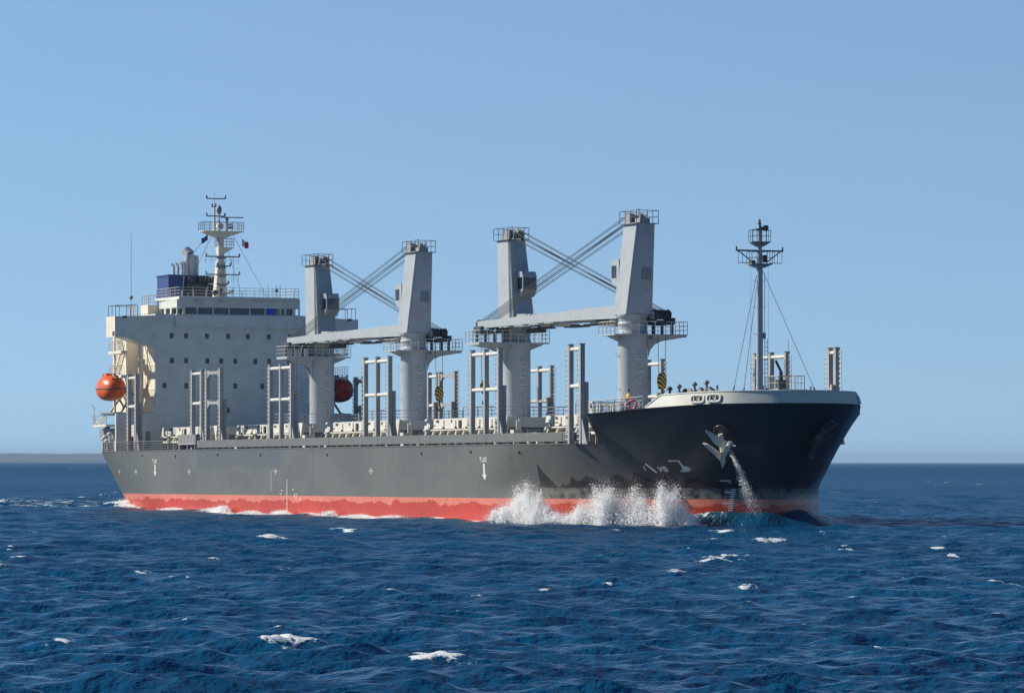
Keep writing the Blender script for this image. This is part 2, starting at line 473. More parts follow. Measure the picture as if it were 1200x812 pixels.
# ------------------------------------------------------------------ marks on the hull side
mk = MB()
def hside(s, z, off=.022):
    return (s, -half(s, z)-off, z)
def mark_quad(pts, m=None):
    (m or mk).add([hside(*p) for p in pts], [tuple(range(len(pts)))])
def mark_rect(s0, z0, s1, z1, m=None): mark_quad([(s0, z0), (s1, z0), (s1, z1), (s0, z1)], m)
def text_strokes(txt, s, z, h, m, wk=1.0, th=.09):
    """block capitals made of strokes"""
    G = {'T': [((0, 1), (1, 1)), ((.5, 1), (.5, 0))], 'U': [((0, 1), (0, 0)), ((0, 0), (1, 0)), ((1, 0), (1, 1))],
         'G': [((1, 1), (0, 1)), ((0, 1), (0, 0)), ((0, 0), (1, 0)), ((1, 0), (1, .5)), ((1, .5), (.6, .5))],
         'V': [((0, 1), (.5, 0)), ((.5, 0), (1, 1))], 'S': [((1, 1), (0, 1)), ((0, 1), (0, .5)), ((0, .5), (1, .5)), ((1, .5), (1, 0)), ((1, 0), (0, 0))],
         'I': [((.5, 1), (.5, 0))], '\\': [((0, 1.3), (1, -.6))], '4': [((0, 1), (0, .5)), ((0, .5), (1, .5)), ((1, 1), (1, 0))],
         '6': [((1, 1), (0, 1)), ((0, 1), (0, 0)), ((0, 0), (1, 0)), ((1, 0), (1, .5)), ((1, .5), (0, .5))],
         '8': [((0, 0), (0, 1)), ((0, 1), (1, 1)), ((1, 1), (1, 0)), ((1, 0), (0, 0)), ((0, .5), (1, .5))],
         '2': [((0, 1), (1, 1)), ((1, 1), (1, .5)), ((1, .5), (0, .5)), ((0, .5), (0, 0)), ((0, 0), (1, 0))],
         '0': [((0, 0), (0, 1)), ((0, 1), (1, 1)), ((1, 1), (1, 0)), ((1, 0), (0, 0))],
         'M': [((0, 0), (0, 1)), ((0, 1), (.5, .5)), ((.5, .5), (1, 1)), ((1, 1), (1, 0))]}
    w = h*wk
    for i, ch in enumerate(txt):
        o = s+i*w*1.5
        for (a, b) in G.get(ch, []):
            A = Vector((o+a[0]*w, z+a[1]*h)); B_ = Vector((o+b[0]*w, z+b[1]*h)); d = (B_-A).normalized(); n_ = Vector((-d.y, d.x))*th*.5*wk**.5
            A = A-d*th*.4; B_ = B_+d*th*.4
            mark_quad([A-n_, B_-n_, B_+n_, A+n_], m)

def arrow(s, z0, z1, txt):
    a = MB()
    mark_rect(s-.2, z1+.45, s+.2, z0-.2, a)
    mark_quad([(s-.5, z1+.5), (s, z1), (s+.5, z1+.5)], a)
    text_strokes(txt, s-.85, z0, .3, a, 1.2, .085)
    a.build('tug_mark', M['mark'], hull)
arrow(80.9, 5.95, 4.3, 'TUG')
arrow(-13., 6.1, 4.6, 'TUG')
for s in (53., 26.1, -1.3, -20., -27.5):
    a = MB(); z = 5.13
    mark_quad([(s-.09, z-.07), (s+.09, z-.07), (s+.09, z+.07), (s-.09, z+.07)], a)
    for (u, v) in ((-1, 0), (1, 0), (0, 1), (0, -1)):
        a_ = .62*u; b_ = .26*v
        mark_quad([(s+a_*.35-.1*abs(v), z+b_*.55-.07*abs(u)), (s+a_*.75-.1*abs(v), z+b_*1.05-.07*abs(u)), (s+a_*.75+.1*abs(v), z+b_*1.05+.07*abs(u)), (s+a_*.35+.1*abs(v), z+b_*.55+.07*abs(u))], a)
    a.build('frame_mark', M['mark'], hull)
# draft marks amidships, two dotted columns with a load line ring
a = MB()
for k in range(17):
    z = 1.15+k*.19
    mark_rect(29.3, z, 29.62, z+.08, a)
    if k > 5: mark_rect(24.6, z+.9, 24.85, z+.96, a)
for (s0, z0) in ((27.3, 2.9), (31.4, 2.7), (33.0, 2.4), (27.6, 3.2), (31.0, 3.3)): mark_rect(s0, z0, s0+.5, z0+.08, a)
for k in range(14):
    t0 = 2*math.pi*k/14; t1 = 2*math.pi*(k+.6)/14
    c0 = (32.0, 2.75)
    mark_quad([(c0[0]+.36*math.cos(t0), c0[1]+.17*math.sin(t0)), (c0[0]+.55*math.cos(t0), c0[1]+.24*math.sin(t0)), (c0[0]+.55*math.cos(t1), c0[1]+.24*math.sin(t1)), (c0[0]+.36*math.cos(t1), c0[1]+.17*math.sin(t1))], a)
a.build('load_line_mark', M['mark'], hull, maxp=60)
# bow marks
a = MB()
for k in range(16):
    z = 1.45+k*.185; s = 108.32+.02*k
    mark_rect(s-.02, z, s+.24, z+.105, a)
    if k in (5, 10, 15): mark_rect(s-.4, z, s+.24, z+.11, a)
a.build('draft_mark', M['mark'], hull)
a = MB()
mark_rect(105.2, 5.86, 106.25, 5.97, a); mark_quad([(106.02, 5.9), (106.2, 5.9), (106.35, 5.2), (106.1, 5.2)], a)
mark_quad([(106.35+.36*math.cos(t)*1.0, 5.27+.22*math.sin(t)) for t in [2*math.pi*k/14 for k in range(14)]], a); mark_rect(105.75, 5.02, 106.4, 5.14, a)
a.build('bulb_mark', M['mark'], hull)
a = MB(); text_strokes('I', 102.5, 5.2, .28, a, 1., .1); text_strokes('\\', 102.95, 5.2, .34, a, 1.7, .12); text_strokes('VS', 103.9, 5.1, .3, a, 1.0, .1)
a.build('thruster_mark', M['mark'], hull)
a = MB()
for p0, p1 in (((105.9, 5.85), (106.3, 5.85)), ((106.1, 5.85), (106.25, 5.2))):
    s0, z0 = p0; s1, z1 = p1
    a.add([(s0, half(s0, z0)+.03, z0), (s1, half(s1, z1)+.03, z1), (s1, half(s1, z1-.1)+.03, z1-.1), (s0, half(s0, z0-.1)+.03, z0-.1)], [(0, 1, 2, 3)])
a.build('bulb_mark', M['mark'], hull)
# rust weeps and scupper outlets
a = MB()
for s in (-17.5, -6, 8, 21.5, 41, 66, 78, 88):
    p = hside(s, 6.7+.15*math.sin(s)); a.cyl((p[0], p[1]+.05, p[2]), (p[0], p[1]-.06, p[2]), .13, n=10)
a.build('scupper', M['dark'], hull)

# ------------------------------------------------------------------ anchors
def anchor(side):
    s0, z0 = (111.0, 7.65) if side < 0 else (113.7, 8.1)
    c = Vector((s0, side*half(s0, z0), z0))
    pa = Vector((s0-1., side*half(s0-1., z0), z0)); T = (c-pa).normalized()      # forward along the hull
    pb = Vector((s0, side*half(s0, z0+.8), z0+.8)); V = (pb-c).normalized()
    Nn = T.cross(V).normalized(); Nn = Nn if Nn.y*side > 0 else -Nn
    V = Nn.cross(T) if Nn.cross(T).z > 0 else T.cross(Nn)
    def L(u, v, n): return c+T*u+V*v+Nn*n
    b = MB(); ring = []
    for k in range(17):
        t = R(-20)+R(250)*k/16; ring.append(L(.15+.8*math.cos(t), .75+.68*math.sin(t), .08))
    b.tube(ring, .09, n=8)
    b.add([L(.15+.78*math.cos(2*math.pi*k/16), .75+.66*math.sin(2*math.pi*k/16), .05) for k in range(16)], [tuple(range(16))])
    hp = b.build('hawse_bolster', M['hull'], root)
    MB().add([L(.1+.6*math.cos(2*math.pi*k/16), .9+.5*math.sin(2*math.pi*k/16), .09) for k in range(16)], [tuple(range(16))]).build('hawse_hole', M['dark'], hp)
    m = MB()
    def slab(poly, n0, n1, edge=None):
        k = len(poly); vs = [L(u, v, n0) for u, v in poly]+[L(u, v, n1) for u, v in poly]
        m.add(vs, [(i, (i+1) % k, k+(i+1) % k, k+i) for i in range(k)]+[tuple(range(k-1, -1, -1)), tuple(range(k, 2*k))])
    c = c+Nn*.4
    if side > 0: c = c+T*.9-Nn*.3
    # two tapered flukes, crown arm, shank running into the hawse
    slab([(-.92, 1.55), (-.78, 1.3), (-.45, .35), (.3, -.45), (.95, .1), (.5, .5)], .35, .6)
    slab([(-1.52, .32), (-1.1, .22), (.05, -1.05), (-.1, -1.75), (-.35, -1.5)], .45, .62)
    slab([(-.25, -1.95), (.0, -1.3), (.45, -.7), (1.05, .05), (1.25, .35), (1.0, .55), (.75, .35), (.4, -.15), (.05, -.6), (-.22, -1.2)], .5, .95)
    m.cyl(L(.1, .9, .1), L(.15, -.5, .6), .2, .26, 8)
    m.cyl(L(1.05, .3, .5), L(1.05, .3, 1.1), .2, n=10); m.cyl(L(1.1, .3, .8), L(1.6, .25, .85), .06, n=6)
    m.cyl(L(.55, -.65, .3), L(.85, -.75, .6), .16, n=8)
    m.build('anchor', M['rust'] if side < 0 else M['dark'], root)
anchor(-1); anchor(1)

# ------------------------------------------------------------------ main deck side: raised bulwark plates with a freeing gap
for sg in (-1, 1):
    s0 = 1.2; k = 0
    while s0 < 98:
        s1 = min(s0+13.4, 98.4)
        m = MB(); n_ = 8
        pts = [(s0+.03+(s1-s0-.06)*i/n_) for i in range(n_+1)]
        vs = []
        for s in pts:
            w = half(s, ZD)
            for dw, dz in ((.02, .22), (.02, .98), (-.06, .98), (-.06, .22)): vs.append((s, sg*(w+dw), ZD+dz))
        fs = [(4*i+j, 4*i+(j+1) % 4, 4*i+4+(j+1) % 4, 4*i+4+j) for i in range(n_) for j in range(4)]+[(0, 1, 2, 3), tuple(4*n_+j for j in (3, 2, 1, 0))]
        m.add(vs, fs)
        # stays and little feet under the plate
        s = s0+.4
        while s < s1-.2:
            w = half(s, ZD); m.box((s-.06, sg*(w-.05), ZD-.02), (s+.06, sg*(w-.5), ZD+.3)); m.hexa([(s-.04, sg*(w-.06), ZD+.2), (s+.04, sg*(w-.06), ZD+.2), (s+.04, sg*(w-.55), ZD), (s-.04, sg*(w-.55), ZD)], [(s-.04, sg*(w-.06), ZD+.9), (s+.04, sg*(w-.06), ZD+.9), (s+.04, sg*(w-.14), ZD+.9), (s-.04, sg*(w-.14), ZD+.9)]); s += 2.05
        m.build('deck_bulwark', M['bulwark_grey'], root)
        s0 = s1; k += 1
# low dark waterway bar behind the gap
# stern railings
def edge_pts(s0, s1, z, sg, off=-.12, n=12):
    return [(s0+(s1-s0)*i/n, sg*(half(s0+(s1-s0)*i/n, min(z, 10.2))+off), z) for i in range(n+1)]
m = MB(); m.rail(edge_pts(-41.0, -6, ZD, -1, n=22), 1.0, .9, .03, 4); m.build('stern_railing', M['grey'], root)
m = MB(); m.rail(edge_pts(-41.0, 1, ZD, 1, n=22), 1.0, 1.4, .03, 3); m.build('stern_railing', M['grey'], root)
m = MB(); m.rail([(-42.3, -9.5, ZD), (-42.3, 9.5, ZD)], 1.0, 1.2, .03, 3); m.build('stern_railing', M['grey'], root)
# forecastle side railing
for sg in (-1, 1):
    m = MB(); pts = [(p[0], p[1]*sg*.99, p[2]) for p in UP[-1] if 99.9 < p[0] < 106.6][::4]
    m.rail(pts, 1.0, .9, .035, 3); m.build('forecastle_railing', M['white'], root)
# mooring fittings by the forecastle break
for sg in (-1, 1):
    w = half(100.2, 9.8)
    m = MB(); m.cyl((100.1, sg*(w-.05), 10.5), (100.1, sg*(w-.3), 10.5), .42, n=16); m.box((99.8, sg*(w-.1), 9.8), (100.5, sg*(w-.3), 10.4)); o = m.build('panama_chock', M['white'], root)
    m = MB(); m.cyl((100.1, sg*(w-.02), 10.5), (100.1, sg*(w-.06), 10.5), .22, n=12); m.build('throat', M['dark'], o)
    s = 102.1; w = half(s, 9.9); w1 = half(s-1, 9.9); w2 = half(s+1, 9.9)
    m = MB()
    for q, ww in ((s-1, w1), (s+1, w2)): m.box((q-.12, sg*(ww-.05), 9.85), (q+.12, sg*(ww-.4), 10.65))
    m.hexa([(s-1, sg*(w1-.05), 10.52), (s+1, sg*(w2-.05), 10.52), (s+1, sg*(w2-.4), 10.52), (s-1, sg*(w1-.4), 10.52)], [(s-1, sg*(w1-.05), 10.68), (s+1, sg*(w2-.05), 10.68), (s+1, sg*(w2-.4), 10.68), (s-1, sg*(w1-.4), 10.68)])
    m.hexa([(s-1, sg*(w1-.05), 9.85), (s+1, sg*(w2-.05), 9.85), (s+1, sg*(w2-.4), 9.85), (s-1, sg*(w1-.4), 9.85)], [(s-1, sg*(w1-.05), 10.0), (s+1, sg*(w2-.05), 10.0), (s+1, sg*(w2-.4), 10.0), (s-1, sg*(w1-.4), 10.0)])
    for q in (-.45, .1, .55): m.cyl((s+q, sg*(w-.2), 10.0), (s+q, sg*(w-.2), 10.52), .12, n=8)
    m.build('roller_fairlead', M['white'], root)
    m = MB()
    for s in (103.4, 104.7, 105.6): ww = half(s, 10)-.45; m.cyl((s, sg*ww, 9.9), (s, sg*ww, 10.75), .13, n=8)
    m.build('bollard', M['white'], root)

# ------------------------------------------------------------------ hatches
def hatch(s0, s1, hw=10.75, first=False):
    c = MB()
    c.box((s0, -hw+1.0, ZD), (s1, hw-1.0, 8.9)); co_ = c.build('hatch_coaming', M['grey'], root); c = MB()
    n = int((s1-s0)/1.9)
    for sg in (-1, 1):
        yo = sg*(hw-.1)
        for i in range(n+1):
            s = s0+.2+(s1-s0-.6)*i/n
            c.hexa([(s-.55, sg*(hw-1.), 8.3), (s-.3, sg*(hw-1.), 8.3), (s-.3, yo, 8.3), (s-.55, yo, 8.3)], [(s, sg*(hw-1.), 8.86), (s+.25, sg*(hw-1.), 8.86), (s+.25, yo, 8.86), (s, yo, 8.86)])
            c.box((s-.5, sg*(hw-1.), ZD), (s-.44, sg*(hw-.2), 8.3))
        c.box((s0-.3, sg*(hw-.5), 8.2), (s1+.3, sg*(hw-.02), 8.42))
        c.box((s0-.3, sg*(hw-.5), 8.8), (s1+.3, sg*(hw-.02), 8.92))
    n2 = 12
    for i in range(n2+1):
        y = (-hw+1.3)+(2*hw-2.6)*i/n2
        for e, d in ((s0, -1), (s1, 1)): c.hexa([(e-d*.05, y, ZD), (e-d*.05, y+.06, ZD), (e+d*.5, y+.06, ZD), (e+d*.5, y, ZD)], [(e-d*.05, y, 8.9), (e-d*.05, y+.06, 8.9), (e+d*.3, y+.06, 8.9), (e+d*.3, y, 8.9)])
    c.build('coaming_stay', M['white'], co_, join=True)
    L = (s1-s0)
    for k in range(2):                                         # two folding pairs of panels
        a = s0+k*L/2+.03; b = a+L/2-.06
        m = MB(); m.box((a, -hw+.25, 8.98), (b, hw-.25, 9.86))
        for i in range(3):
            e = a+(b-a)*(i+.5)/3
            for sg in (-1, 1): m.box((e-.07, sg*(hw-.25), 8.95), (e+.07, sg*(hw-.17), 9.75))
        m.box((a+.4, -hw+.9, 9.86), (b-.4, hw-.9, 9.9))
        p = m.build('hatch_cover', M['white'], root)
        w = MB()
        for sg in (-1, 1):
            y = sg*(hw-.24)
            for q in (.15, .5, .85):
                e = a+(b-a)*q; w.cyl((e, y-sg*.02, 8.98), (e, y+sg*.14, 8.98), .16, n=10)
            for q in (.3, .34, .72):
                e = a+(b-a)*q; w.box((e-.12, y, 9.55), (e+.12, y+sg*.05, 9.75))
            w.box((a+1.2, y, 9.22), (a+2.2, y+sg*.03, 9.3)); w.box((b-.5, y, 9.0), (b-.1, y+sg*.12, 9.7))
        w.build('cover_fitting', M['dark'], p, maxp=60, tol=.01)
    # folding gear tower at the after end of each hatch
    g = MB()
    for sg in (-1, 1):
        g.prism([(s0-1.6, 8.6), (s0-.4, 9.0), (s0-.4, 9.9), (s0-1.1, 9.9)], 1, sg*(hw-.5), sg*(hw-.8))
        g.prism([(s1+.3, 9.95), (s1+1.5, 9.95), (s1+1.0, 8.4)], 1, sg*(hw-.5), sg*(hw-.75))
        g.cyl((s1+1.9, sg*(hw-1.5), ZD), (s1+1.9, sg*(hw-1.5), 9.7), .12, n=8); g.cyl((s1+2.8, sg*(hw-.9), ZD), (s1+2.8, sg*(hw-.9), 9.6), .1, n=8)
    g.build('cover_stowage_frame', M['white'], root)
for k in range(5):
    s0, s1 = ((-21.6, -5.4), (3.8, 21.4), (30.8, 48.6), (57.8, 75.4), (85.6, 96.8))[k]
    hatch(s0, s1, 10.75 if k < 4 else 10.2)
# machinery deckhouses at the crane feet, between the hatches
for n in range(4):
    s = 27*n
    m = MB(); m.box((s-2.6, -4.2, ZD), (s+2.2, 4.2, 10.05)); m.box((s-2.8, -4.4, 10.05), (s+2.4, 4.4, 10.13))
    o = m.build('mast_house', M['crane'], root)
    d = MB()
    for y in (-3.1, 1.8): d.box((s+2.2, y, ZD+.3), (s+2.25, y+.8, ZD+2.1))
    d.box((s-1.5, -4.25, ZD+.3), (s-.8, -4.2, ZD+2.1))
    d.build('door', M['grey'], o)
    m = MB(); m.rail([(s+2.3, -4.3, 10.13), (s+2.3, 4.3, 10.13), (s-2.7, 4.3, 10.13), (s-2.7, -4.3, 10.13)], 1., 1.4, .03, 3, closed=True); m.build('railing', M['post'], o)
    v = MB()
    for (x, y, h) in ((s-1.9, -6.4, 2.2), (s+2.6, -7.6, 1.9), (s+.8, 6.2, 2.2)):
        v.cyl((x, y, ZD), (x, y, ZD+h), .22, n=10); v.cyl((x, y, ZD+h), (x, y, ZD+h+.35), .42, n=12)
    v.build('mushroom_vent', M['white'], root)
    v = MB(); v.box((s-1.2, -9.6, ZD), (s+1.2, -8.2, ZD+1.1)); v.box((s+1.6, -12.3, ZD), (s+2.4, -11.5, ZD+1.3)); v.cyl((s-.9, -12.6, ZD), (s-.9, -12.6, ZD+1.9), .16, n=8)
    v.build('deck_locker', M['white'], root)

# ------------------------------------------------------------------ log stanchion frames
def stanchion(ss, t, ztop=15.65, z0=ZD, kind='plain', tall=.19, ladders=(0, -1)):
    sg = -1 if t < 0 else 1
    m = MB()
    for i, s in enumerate(ss):
        m.box((s-tall, t-.2, z0), (s+tall, t+.2, ztop))
        m.box((s-tall-.03, t-.27, ztop), (s+tall+.03, t+.27, ztop+.05))
    m.box((ss[-1]-.16, t-sg*.25, z0), (ss[-1]+.16, t-sg*.55, z0+(ztop-z0)*.62))
    m.hexa([(ss[-1]+.3, t-.12, z0), (ss[-1]+1.35, t-.12, z0), (ss[-1]+1.35, t+.12, z0), (ss[-1]+.3, t+.12, z0)], [(ss[-1]+.15, t-.12, z0+2.1), (ss[-1]+.3, t-.12, z0+2.1), (ss[-1]+.3, t+.12, z0+2.1), (ss[-1]+.15, t+.12, z0+2.1)])
    o = m.build('log_stanchion', M['post'], root)
    b = MB()
    for z in (ztop-.4, z0+(ztop-z0)*.58):
        if kind == 'plain': b.cyl((ss[0], t, z), (ss[-1], t, z), .17, n=10)
        else:
            b.box((ss[0]+.2, t-.14, z-.16), (ss[-1]-.2, t+.14, z+.14))
            for e, d in ((ss[0]+.2, 1), (ss[-1]-.2, -1)): b.prism([(e, z-.6), (e+d*.8, z-.15), (e+d*.8, z+.12), (e, z+.35)], 1, t-.12, t+.12)
    b.build('cross_bar', M['white'] if kind == 'plain' else M['post'], o)
    l = MB()
    for i in ladders:
        s = ss[i]-tall-.8
        if t > 0 and i != 0: s = ss[i]+tall+.3
        z = z0+.4
        for q in (s, s+.4): l.cyl((q, t, z0+.2), (q, t, ztop-.2), .022, n=4, cap=False)
        l.cyl((min(s, ss[i]), t, ztop-.5), (max(s, ss[i]), t, ztop-.5), .03, n=4)
        while z < ztop-.3: l.cyl((s-.05, t, z), (s+.45, t, z), .05, n=4); z += .42
    l.build('ladder', M['white'], o)
TP = 13.72
for n in (1, 2, 3):
    s = 27*n-3.7
    stanchion([s, s+3.2, s+6.4], -TP); stanchion([s, s+3.2, s+6.4], TP)
stanchion([-1.4, 1.75], -TP); stanchion([3.4, 7.8], -TP, kind='haunch')
stanchion([-4.2, -1.6], TP); stanchion([-.9, 3.5], TP, kind='haunch')
stanchion([-23.7, -20.9], -TP); stanchion([-27.0, -24.4], TP, kind='haunch')
stanchion([96.6, 99.0], -12.55); stanchion([95.6, 96.9], 12.1)

# ------------------------------------------------------------------ deck cranes
def crane(n):
    s = 27*n; d = 1 if n in (0, 2) else -1
    tip_t = 2.1 if d > 0 else -2.6
    ped = MB()
    ped.lathe((0, 0, 0), [(ZD, 1.32), (16.6, 1.30), (16.9, 1.36), (17.3, 1.36), (17.35, 1.28), (17.9, 1.28), (17.95, 1.34), (18.1, 1.34), (18.15, 1.27), (18.55, 1.27), (18.6, 1.42), (18.85, 1.42)], 40)
    o = ped.build('deck_crane', M['crane'], root, loc=(s, 0, 0))
    # platform with tapered bracket
    y0, y1 = ((-2.5, 4.5) if d < 0 else (-4.45, 2.6))
    ext = y1 if d < 0 else y0; es = 1 if ext > 0 else -1
    p = MB(); sl = 1.75
    p.box((-sl, y0, 17.0), (sl, y1, 17.12))
    prof = [(ext, 17.0), (ext, 16.86), (es*2.6, 16.55), (es*1.9, 16.25), (es*1.5, 15.8), (es*1.28, 15.1), (es*1.2, 17.0)]
    for x in (-.5, .42): p.prism(prof, 0, x, x+.08)
    p.prism([(ext, 17.0), (ext, 16.86), (es*1.35, 16.72), (es*1.35, 17.0)], 0, -sl+.2, sl-.2)
    oth = y0 if d < 0 else y1; e2 = -es
    p.prism([(oth, 17.0), (oth, 16.92), (e2*1.25, 16.4), (e2*1.25, 17.0)], 0, -.06, .06)
    pl = p.build('service_platform', M['crane'], o)
    r = MB(); r.rail([(-sl, y0, 17.12), (sl, y0, 17.12), (sl, y1, 17.12), (-sl, y1, 17.12)], 1.1, .8, .028, 3, closed=True); r.build('platform_railing', M['white'], o)
    # jib rest on the platform
    j = MB(); yc = es*abs(tip_t+(-.4 if d < 0 else .4)) if False else (2.4 if d < 0 else -2.7)
    xr = -d*0
    for yy in (yc-.9, yc+.9): j.box((-1.2, yy-.1, 17.12), (-.9, yy+.1, 18.2)); j.box((.9, yy-.1, 17.12), (1.2, yy+.1, 18.2))
    j.box((-1.3, yc-1.05, 18.0), (1.3, yc+1.05, 18.12)); j.box((-.9, yc-1.3, 18.12), (.9, yc-.95, 18.6)); j.box((-.9, yc+.95, 18.12), (.9, yc+1.3, 18.6))
    j.build('jib_rest', M['dark'], o)
    # handholds up the pedestal, facing forward
    h = MB(); z = ZD+2.4; k = 0
    ang = R(4); 
    while z < 15.6:
        w_ = .24 if k % 2 == 0 else .13
        def pt(a, rr, zz): return (rr*math.cos(a), rr*math.sin(a), zz)
        a0, a1 = ang-w_/1.32, ang+w_/1.32
        h.tube([pt(a0, 1.31, z), pt(a0, 1.42, z), pt(a1, 1.42, z), pt(a1, 1.31, z)], .045, n=4)
        if k % 2 == 0: h.tube([pt(a0, 1.33, z), pt(a0, 1.4, z+.34), pt(a1, 1.4, z+.34)], .04, n=4); h.tube([pt(a1, 1.4, z), pt(a1, 1.4, z+.3)], .02, n=4)
        z += .52; k += 1
    for zz in (9.6, 12.3, 15.2):
        h.tube([(0, -1.3, zz), (0, -1.75, zz+.35)], .02, n=4); h.tube([(0, -1.3, zz-.1), (0, -1.6, zz-.1)], .02, n=4)
    h.build('handhold', M['mark'], o, maxp=80, tol=.002)
    # slewing house
    rot = math.atan2(tip_t, 28.6) if d > 0 else math.pi-math.atan2(tip_t, 28.6)
    base = Euler((0, 0, rot))
    def hs(z):                                          # house cross section: leans away from the jib
        e = (z-18.85)/(26.8-18.85); lean = 1.2*e
        return (-1.3-lean, 1.32-lean, 1.32-.42*e)
    H = MB()
    def ring(z, ch=.16):
        x0, x1, y = hs(z); return [(x0+ch, -y, z), (x1-ch, -y, z), (x1, -y+ch, z), (x1, y-ch, z), (x1-ch, y, z), (x0+ch, y, z), (x0, y-ch, z), (x0, -y+ch, z)]
    zs = (18.86, 21.5, 24.2, 26.8); vs = []
    for z in zs: vs += ring(z)
    H.add(vs, [(8*j+k, 8*j+(k+1) % 8, 8*j+8+(k+1) % 8, 8*j+8+k) for j in range(3) for k in range(8)]+[tuple(range(7, -1, -1)), tuple(range(24, 32))])
    x0, x1, y = hs(26.8)
    ho = H.build('crane_house', M['crane'], o, rot=base)
    D = MB(); a0, a1, ay = hs(22.6)
    D.box((a0-.06, -.75, 21.9), (a0+.4, .1, 23.3)) if True else None
    D.build('vent_box', M['grey'], o, rot=base)
    LD = MB()
    for q in range(20):
        z = 19.2+q*.38; xx = hs(z)[1]+.1; LD.cyl((xx, -.95, z), (xx, -.6, z), .025, n=4)
    for yy in (-.95, -.6): LD.tube([(hs(19.)[1]+.1, yy, 19.), (hs(26.8)[1]+.1, yy, 26.8)], .03, n=4)
    LD.tube([(hs(19.)[1]+.14, -1.05, 19.), (hs(26.)[1]+.14, -.85, 26.)], .06, n=5)
    LD.build('ladder', M['white'], o, rot=base)
    T = MB(); T.rail([(x0-.15, -y-.2, 26.8), (x1+.25, -y-.2, 26.8), (x1+.25, y+.2, 26.8), (x0-.15, y+.2, 26.8)], 1.1, .9, .028, 2, closed=True)
    T.box((x0-.2, -y-.25, 26.74), (x1+.3, y+.25, 26.8))
    T.build('top_railing', M['grey'], o, rot=base)
    G = MB()
    for yy in (-.62, -.38, .3, .54):
        G.cyl((x1-.55, yy-.07, 27.35), (x1-.55, yy+.07, 27.35), .42, n=16)
    G.box((x1-1.1, -.8, 26.8), (x1-.1, -.7, 27.7)); G.box((x1-1.1, .7, 26.8), (x1-.1, .8, 27.7)); G.box((x1-1.1, -.02, 26.8), (x1-.3, .08, 27.6))
    G.box((x0+.3, -.5, 26.8), (x0+1.2, .5, 27.25)); G.cyl((x0+.7, .4, 26.8), (x0+.7, .4, 28.1), .05, n=6)
    G.build('top_sheave', M['post'], o, rot=base)
    # operator cab
    c = MB(); xc = hs(22.6)[1]
    cx0, cx1 = xc-.3, xc+1.15; cy0, cy1 = -.3, 1.15
    c.prism([(cx0, 23.75), (cx1-.25, 23.75), (cx1, 23.3), (cx1, 22.0), (cx1-.45, 21.45), (cx0, 21.3)], 1, cy0, cy1)
    co = c.build('operator_cab', M['crane'], o, rot=base)
    g = MB()
    g.add([(cx1+.01, cy0+.1, 22.05), (cx1+.01, cy1-.1, 22.05), (cx1+.01, cy1-.1, 23.2), (cx1+.01, cy0+.1, 23.2)], [(0, 1, 2, 3)])
    for yy, o_ in ((cy0, -.01), (cy1, .01)): g.add([(cx0+.45, yy+o_, 22.1), (cx1-.1, yy+o_, 22.1), (cx1-.1, yy+o_, 23.2), (cx0+.45, yy+o_, 23.2)], [(0, 1, 2, 3)])
    g.build('cab_window', M['glass'], co)
    # jib : box girder, deeper at the heel
    J = MB(); X0, X1 = 1.55, 28.6
    def jz(x): e = (x-X0)/(X1-X0); return (18.55+.35*math.sin(math.pi*min(e, 1))*.4-.12*e, 19.75-.62*e)
    xs = np.linspace(X0, X1, 15)
    for yy in (-.62, .62):
        vs = []
        for x in xs:
            a, b = jz(x); vs += [(x, yy-.16, a), (x, yy+.16, a), (x, yy+.16, b), (x, yy-.16, b)]
        J.add(vs, [(4*i+k, 4*i+(k+1) % 4, 4*i+4+(k+1) % 4, 4*i+4+k) for i in range(14) for k in range(4)]+[(0, 1, 2, 3), (56, 59, 58, 57)])
    for x in np.linspace(X0+2, X1-1, 9):
        a, b = jz(x); J.box((x-.25, -.6, a+.06), (x+.25, .6, b-.06))
    J.box((X0+.2, -.5, 18.9), (X0+11, .5, 19.05))
    J.cyl((X0+.1, -1.0, 19.2), (X0+.1, 1.0, 19.2), .32, n=12)
    jo = J.build('jib', M['crane'], o, rot=base)
    u = MB(); u.box((X0+.5, -.5, 18.25), (X0+5.5, .5, 18.42)); u.box((X0+1.2, -.4, 17.95), (X0+3.8, .4, 18.25)); u.box((X0+9.2, -.5, 18.2), (X0+12.5, .5, 18.36)); u.box((X0+13, -.5, 18.28), (X0+15, .5, 18.42))
    u.box((X0+3.9, -.6, 18.4), (X0+4.6, .6, 19.0))
    u.build('jib_walkway', M['dark'], o, rot=base)
    hd = MB()
    for yy in (-.45, -.2, .2, .45): hd.cyl((X1+.1, yy-.06, 18.85), (X1+.1, yy+.06, 18.85), .42, n=14)
    for yy in (-.7, .62): hd.prism([(X1-.8, 18.5), (X1-.2, 18.2), (X1+.5, 18.45), (X1+.6, 19.0), (X1+.1, 19.3), (X1-.8, 19.25)], 1, yy, yy+.08)
    hd.box((X1-.5, -.3, 17.9), (X1+.3, .3, 18.35))
    hd.build('jib_head', M['dark'], o, rot=base)
    # luffing ropes
    for yy in (-.62, -.38, .30, .54):
        for dz in (0, .34):
            w = MB(); w.cyl((x1-.3, yy, 27.65-dz*1.7), (X1-.1-dz*1.5, yy, 19.15-dz*.3), .03, n=5, cap=False); w.build('luffing_rope', M['rope'], o, rot=base)
    # hoist ropes and hook block
    hx = X1+.05; zb = 13.05 if n != 0 else 12.9
    w = MB()
    for yy in (-.32, .32): w.cyl((hx, yy*1.3, 18.6), (hx, yy, zb+.4), .026, n=5, cap=False)
    w.build('hoist_rope', M['rope'], o, rot=base)
    R3 = base.to_matrix()
    k = MB(); 
    prof = [(-.22, -.75), (.22, -.75), (.42, -.3), (.46, .1), (.3, .5), (0, .66), (-.3, .5), (-.46, .1), (-.42, -.3)]
    k.prism([(u_, v_) for u_, v_ in prof], 0, -.22, .22)
